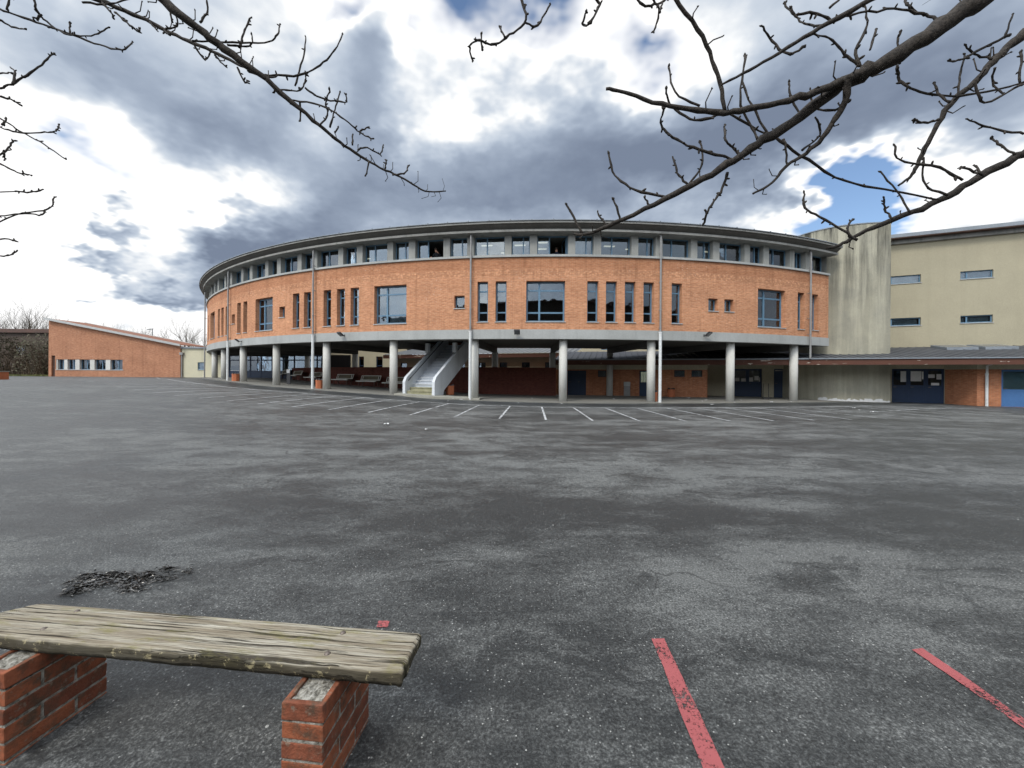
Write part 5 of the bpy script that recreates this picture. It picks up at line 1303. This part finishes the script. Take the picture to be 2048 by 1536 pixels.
L_ = [[(495, 140), (530, 155), (560, 150)], [(400, 45), (415, 20), (412, -10)], [(385, 82), (450, 84), (530, 85), (555, 70), (560, 50)], [(478, 95), (490, 60), (502, 35)], [(530, 150), (600, 150), (640, 130), (670, 100), (685, 68)], [(590, 172), (605, 120), (612, 75)], [(560, 180), (600, 180), (610, 160), (612, 145)], [(610, 175), (640, 195), (690, 205), (693, 190)], [(640, 250), (655, 230), (652, 205), (660, 180)], [(660, 255), (670, 220), (680, 185)],
 [(580, 200), (640, 210), (690, 240), (720, 265), (745, 278)], [(720, 262), (735, 255)], [(705, 290), (705, 270)], [(715, 300), (735, 295), (760, 308), (766, 290)], [(670, 265), (676, 255)], [(785, 350), (810, 345), (816, 332)], [(770, 338), (773, 320)], [(738, 322), (732, 350)], [(600, 205), (601, 240)], [(550, 180), (548, 185)],
 [(340, 70), (330, 60), (355, 52), (352, 30)], [(230, 25), (260, 50), (275, 62), (280, 60)], [(205, 5), (225, 30), (226, 35)], [(70, -20), (72, 15), (95, 45), (140, 70), (190, 70), (215, 55)], [(0, 18), (60, 40), (130, 65), (200, 90), (245, 100), (265, 85)], [(15, 20), (22, -10)], [(140, 70), (140, 48)], [(75, 42), (80, 30)], [(0, 40), (30, 55), (50, 58)], [(385, 85), (410, 120), (420, 105)], [(475, 135), (490, 165), (495, 160)], [(430, 110), (450, 132)], [(300, 45), (315, 62)], [(455, 90), (500, 92), (505, 70)], [(345, 45), (340, 20)], [(165, 5), (220, 8), (280, -8)]]
for tp in L_:
    t0 = 3.3+.5*min(max((tp[0][0]-300)/500, 0), 1); sc_ = 4.0 if tp[0][0] < 560 else 3.4
    twig(b, [(x, y, t0+.05*i*rr.uniform(-.3, 1)) for i, (x, y) in enumerate(tp)], rr, sc_, 2.6)
for k, (px, dx_) in enumerate([((-4.9, .7, 3.6), (-1, .5, 1.2)), ((-4.9, .7, 3.6), (.2, -1, 1.3)), ((-4.5, 1.4, 4.5), (-.7, .7, 1.0)), ((-4.9, .7, 3.6), (-.3, -.5, 1.6))]):
    grow(b, Vector(px), Vector(dx_).normalized(), 1.5, .07, 4, rr, .05, .6, 2)
b.build('crown', 'bark', lt, smooth=True)
# a further tree whose thin twigs come in at the left edge
et = thing('overhanging_tree', 'slender bare tree with only thin drooping twigs in from the left edge', 'tree', (-8.4, 4.2, 0))
b = B(); b.tube([(-8.4, 4.2, -.1), (-8.4, 4.2, .8), (-8.3, 4.25, 2.0), (-8.25, 4.3, 3.3), (-8.1, 4.3, 4.6)], [.17, .13, .11, .095, .07], 12); b.build('trunk', 'bark', et, smooth=True)
b = B()
E_ = [([(-120, 190), (-30, 172), (0, 175), (30, 165), (70, 140), (98, 115), (106, 106)], 8), ([(25, 170), (30, 145), (22, 135)], 6), ([(-60, 150), (0, 148), (20, 145)], 5), ([(-80, 170), (0, 192), (25, 200), (40, 211)], 7), ([(-90, 190), (0, 236), (40, 262), (90, 290), (130, 318)], 4), ([(-60, 230), (0, 254), (40, 266), (90, 265), (112, 262), (118, 250)], 4),
      ([(5, 250), (14, 238)], 5), ([(-40, 340), (0, 310), (18, 295), (28, 280)], 6), ([(8, 305), (10, 320)], 4), ([(-60, 310), (0, 328), (35, 345), (62, 350)], 5), ([(30, 383), (60, 384), (84, 380)], 4), ([(-40, 435), (0, 432), (50, 427), (82, 430), (90, 424)], 4), ([(-50, 470), (30, 430), (98, 418), (107, 394)], 3.5), ([(-60, 505), (0, 512), (20, 510), (34, 502)], 4), ([(-50, 485), (10, 478), (32, 482)], 3.5)]
for pix, w_ in E_: twig(b, [(x, y, 4.4+.05*i) for i, (x, y) in enumerate(pix)], rr, w_*.72, 2.6)
for k in range(5): grow(b, Vector((-8.25, 4.3, 2.6+.4*k)), Vector((-.5-.4*abs(cos(k*1.9)), sin(k*1.9)-.2, .9)).normalized(), 1.1, .045, 4, rr, .05, .6, 2)
# carry the hanging twigs back to the trunk
for (x, y, z0_) in ((-120, 190, 4.2), (-80, 170, 4.3), (-90, 190, 4.0), (-40, 340, 3.3), (-60, 230, 3.9), (-60, 310, 3.5), (-50, 470, 2.9), (-40, 435, 3.0), (-60, 505, 2.7), (-50, 485, 2.8), (-60, 150, 4.4), (30, 383, 3.2)):
    p = P(x, y, 4.4); b.tube([(-8.2, 4.3, z0_), (p+Vector((-8.2, 4.3, z0_)))*.5+Vector((0, 0, .15)), p], [.02, .012, .006], 6)
b.build('crown', 'bark', et, smooth=True)
# bare trees standing behind the photographer (they show in the window glass)
for i, (x, y, h, k) in enumerate([(-9, -9, 10, 0), (-3, -12, 11, 1), (4, -10, 10, 0), (10, -12, 11.5, 1), (17, -9, 10, 0), (-17, -11, 11, 1)]):
    t = thing('bare_tree', 'bare tree standing behind the photographer, mirrored in the window glass', 'tree', (x, y, 0), i*1.4, 'bare trees behind the photographer'); t.scale = (h/10, h/10, h/10)
    for m_ in done[k]:
        c = m_.copy(); COL.objects.link(c); c.parent = t

sb = thing('rear_light_blocker', 'long dark unseen block added behind the camera to cut low light', 'building', (0, -26, 0))  # unseen block, added to cut low rear light and darken the glass reflections
fS = planef((60, -26), (-60, -26)); os_ = [(4+k*7, 7+k*7, 1.5, 3.2) for k in range(16)]+[(4+k*7, 7+k*7, 5.2, 6.9) for k in range(16)]+[(4+k*7, 7+k*7, 8.8, 10.5) for k in range(16)]
b = B(); wall(b, fS, 0, fS.len, 0, 14.5, os_, .2); b.build('wall', 'outb', sb)
for o in os_: window(sb, fS, o, .12, (.5,), (), .08, sill=None, glass=False)
b = B(); b.fbox(fS, .3, fS.len-.3, 0, 14.4, .8, .9); b.build('inner_wall', 'dark', sb)
b = B(); b.fbox(fS, -.3, fS.len+.3, 14.501, 14.8, -.5, 9); b.build('roof', 'post', sb)
# ------------------------------------------------------------------ two people at the open upper windows
def person(label, loc, rz_, joints, cloth, legs='cloth', extra=None):
    t = thing('person', label, 'person', loc, rz_)
    vs = [j[1] for j in joints]; ix = {j[0]: i for i, j in enumerate(joints)}; es = [(ix[j[2]], i) for i, j in enumerate(joints) if j[2]]
    me = bpy.data.meshes.new('body'); me.from_pydata(vs, es, []); o = bpy.data.objects.new('body', me); COL.objects.link(o)
    sk = o.modifiers.new('skin', 'SKIN'); 
    for i, j in enumerate(joints): r = j[3]; me.skin_vertices[0].data[i].radius = (r if isinstance(r, tuple) else (r, r)); me.skin_vertices[0].data[i].use_root = (i == 0)
    ss = o.modifiers.new('sub', 'SUBSURF'); ss.levels = ss.render_levels = 1
    dg_ = bpy.context.evaluated_depsgraph_get(); m2 = bpy.data.meshes.new_from_object(o.evaluated_get(dg_)); bpy.data.objects.remove(o)
    for k in ('skin', cloth, legs): m2.materials.append(M[k])
    nk = joints[ix['neck']][1]; hands = [Vector(j[1]) for j in joints if j[0].startswith('hand')]; fing = [Vector(j[1]) for j in joints if j[0].startswith('f')]
    for p in m2.polygons:
        c = p.center
        sk_ = c.z > nk[2]+.0 or any((c-h_).length < .075 for h_ in hands) or any((c-h_).length < .03 for h_ in fing)
        p.material_index = 0 if sk_ else (2 if c.z < joints[0][1][2]-.02 else 1); p.use_smooth = True
    bo = bpy.data.objects.new('body', m2); COL.objects.link(bo); bo.parent = t
    hd = Vector(joints[ix['head']][1]); b = L()
    b.lathe((hd.x, hd.y+.012, hd.z-.02), [(.098, .0), (.108, .05), (.10, .10), (.07, .14), (.02, .158)], 14); b.build('hair', 'hair', t, smooth=True)
    return t
def skel(bend=.0, armL=None, armR=None, h=1.70):
    # facing -Y (towards the yard)
    z = lambda k: k*h
    sh = (0, -.02-bend*.30, z(.80)-bend*.05)
    J = [('pelvis', (0, 0, z(.52)), None, (.15, .11)), ('waist', (0, -.01-bend*.08, z(.62)), 'pelvis', (.13, .10)), ('chest', (0, -.02-bend*.2, z(.73)-bend*.02), 'waist', (.155, .115)), ('neckb', sh, 'chest', (.10, .085)),
         ('neck', (0, -.04-bend*.36, z(.845)-bend*.08), 'neckb', .055), ('chin', (0, -.055-bend*.40, z(.88)-bend*.09), 'neck', (.068, .075)), ('head', (0, -.05-bend*.42, z(.935)-bend*.10), 'chin', (.075, .092)), ('crown', (0, -.04-bend*.42, z(.985)-bend*.10), 'head', (.055, .065)),
         ('nose', (0, -.145-bend*.42, z(.915)-bend*.10), 'head', .014)]
    for s_, arm, nm in ((-1, armL, 'l'), (1, armR, 'r')):
        J += [('sho'+nm, (s_*.17, sh[1]+.01, sh[2]-.01), 'neckb', .062)]
        el, ha = arm; J += [('elb'+nm, (s_*el[0], el[1], el[2]), 'sho'+nm, .043), ('wri'+nm, (s_*ha[0]*.97+s_*el[0]*.03, ha[1]*.9+el[1]*.1, ha[2]*.9+el[2]*.1), 'elb'+nm, .03), ('hand'+nm, (s_*ha[0], ha[1]-.03, ha[2]), 'wri'+nm, (.038, .022))]
        hx, hy, hz = s_*ha[0], ha[1]-.03, ha[2]
        for k, l in enumerate((.06, .075, .08, .07)): J += [('f%s%d' % (nm, k), (hx+(k-1.5)*.022, hy-l, hz-.012*k), 'hand'+nm, .010)]
        J += [('ft'+nm, (hx-s_*.055, hy-.02, hz+.025), 'hand'+nm, .011)]
        J += [('hip'+nm, (s_*.09, 0, z(.49)), 'pelvis', .09), ('kne'+nm, (s_*.10, -.02, z(.28)), 'hip'+nm, .058), ('ank'+nm, (s_*.10, .02, z(.045)), 'kne'+nm, .04), ('toe'+nm, (s_*.11, -.13, z(.02)), 'ank'+nm, .035)]
    return J
s_ = -8.81+1.66*.62; q = RING(s_, 7.105, .90)
person('person in dark clothes leaning out of the open upper window, one hand raised', q, s_/RR, skel(.55, ((.24, -.30, 1.02), (.20, -.50, 1.05)), ((.26, -.26, 1.12), (.20, -.48, 1.33))), 'cloth')
s_ = -1.99+1.66*.66; q = RING(s_, 6.90+.2, .95)
person('person in dark clothes looking out of the right-hand open upper window', q, s_/RR, skel(.12, ((.24, -.12, 1.10), (.16, -.30, .98)), ((.24, -.12, 1.10), (.16, -.30, .98)), 1.55), 'cloth2')
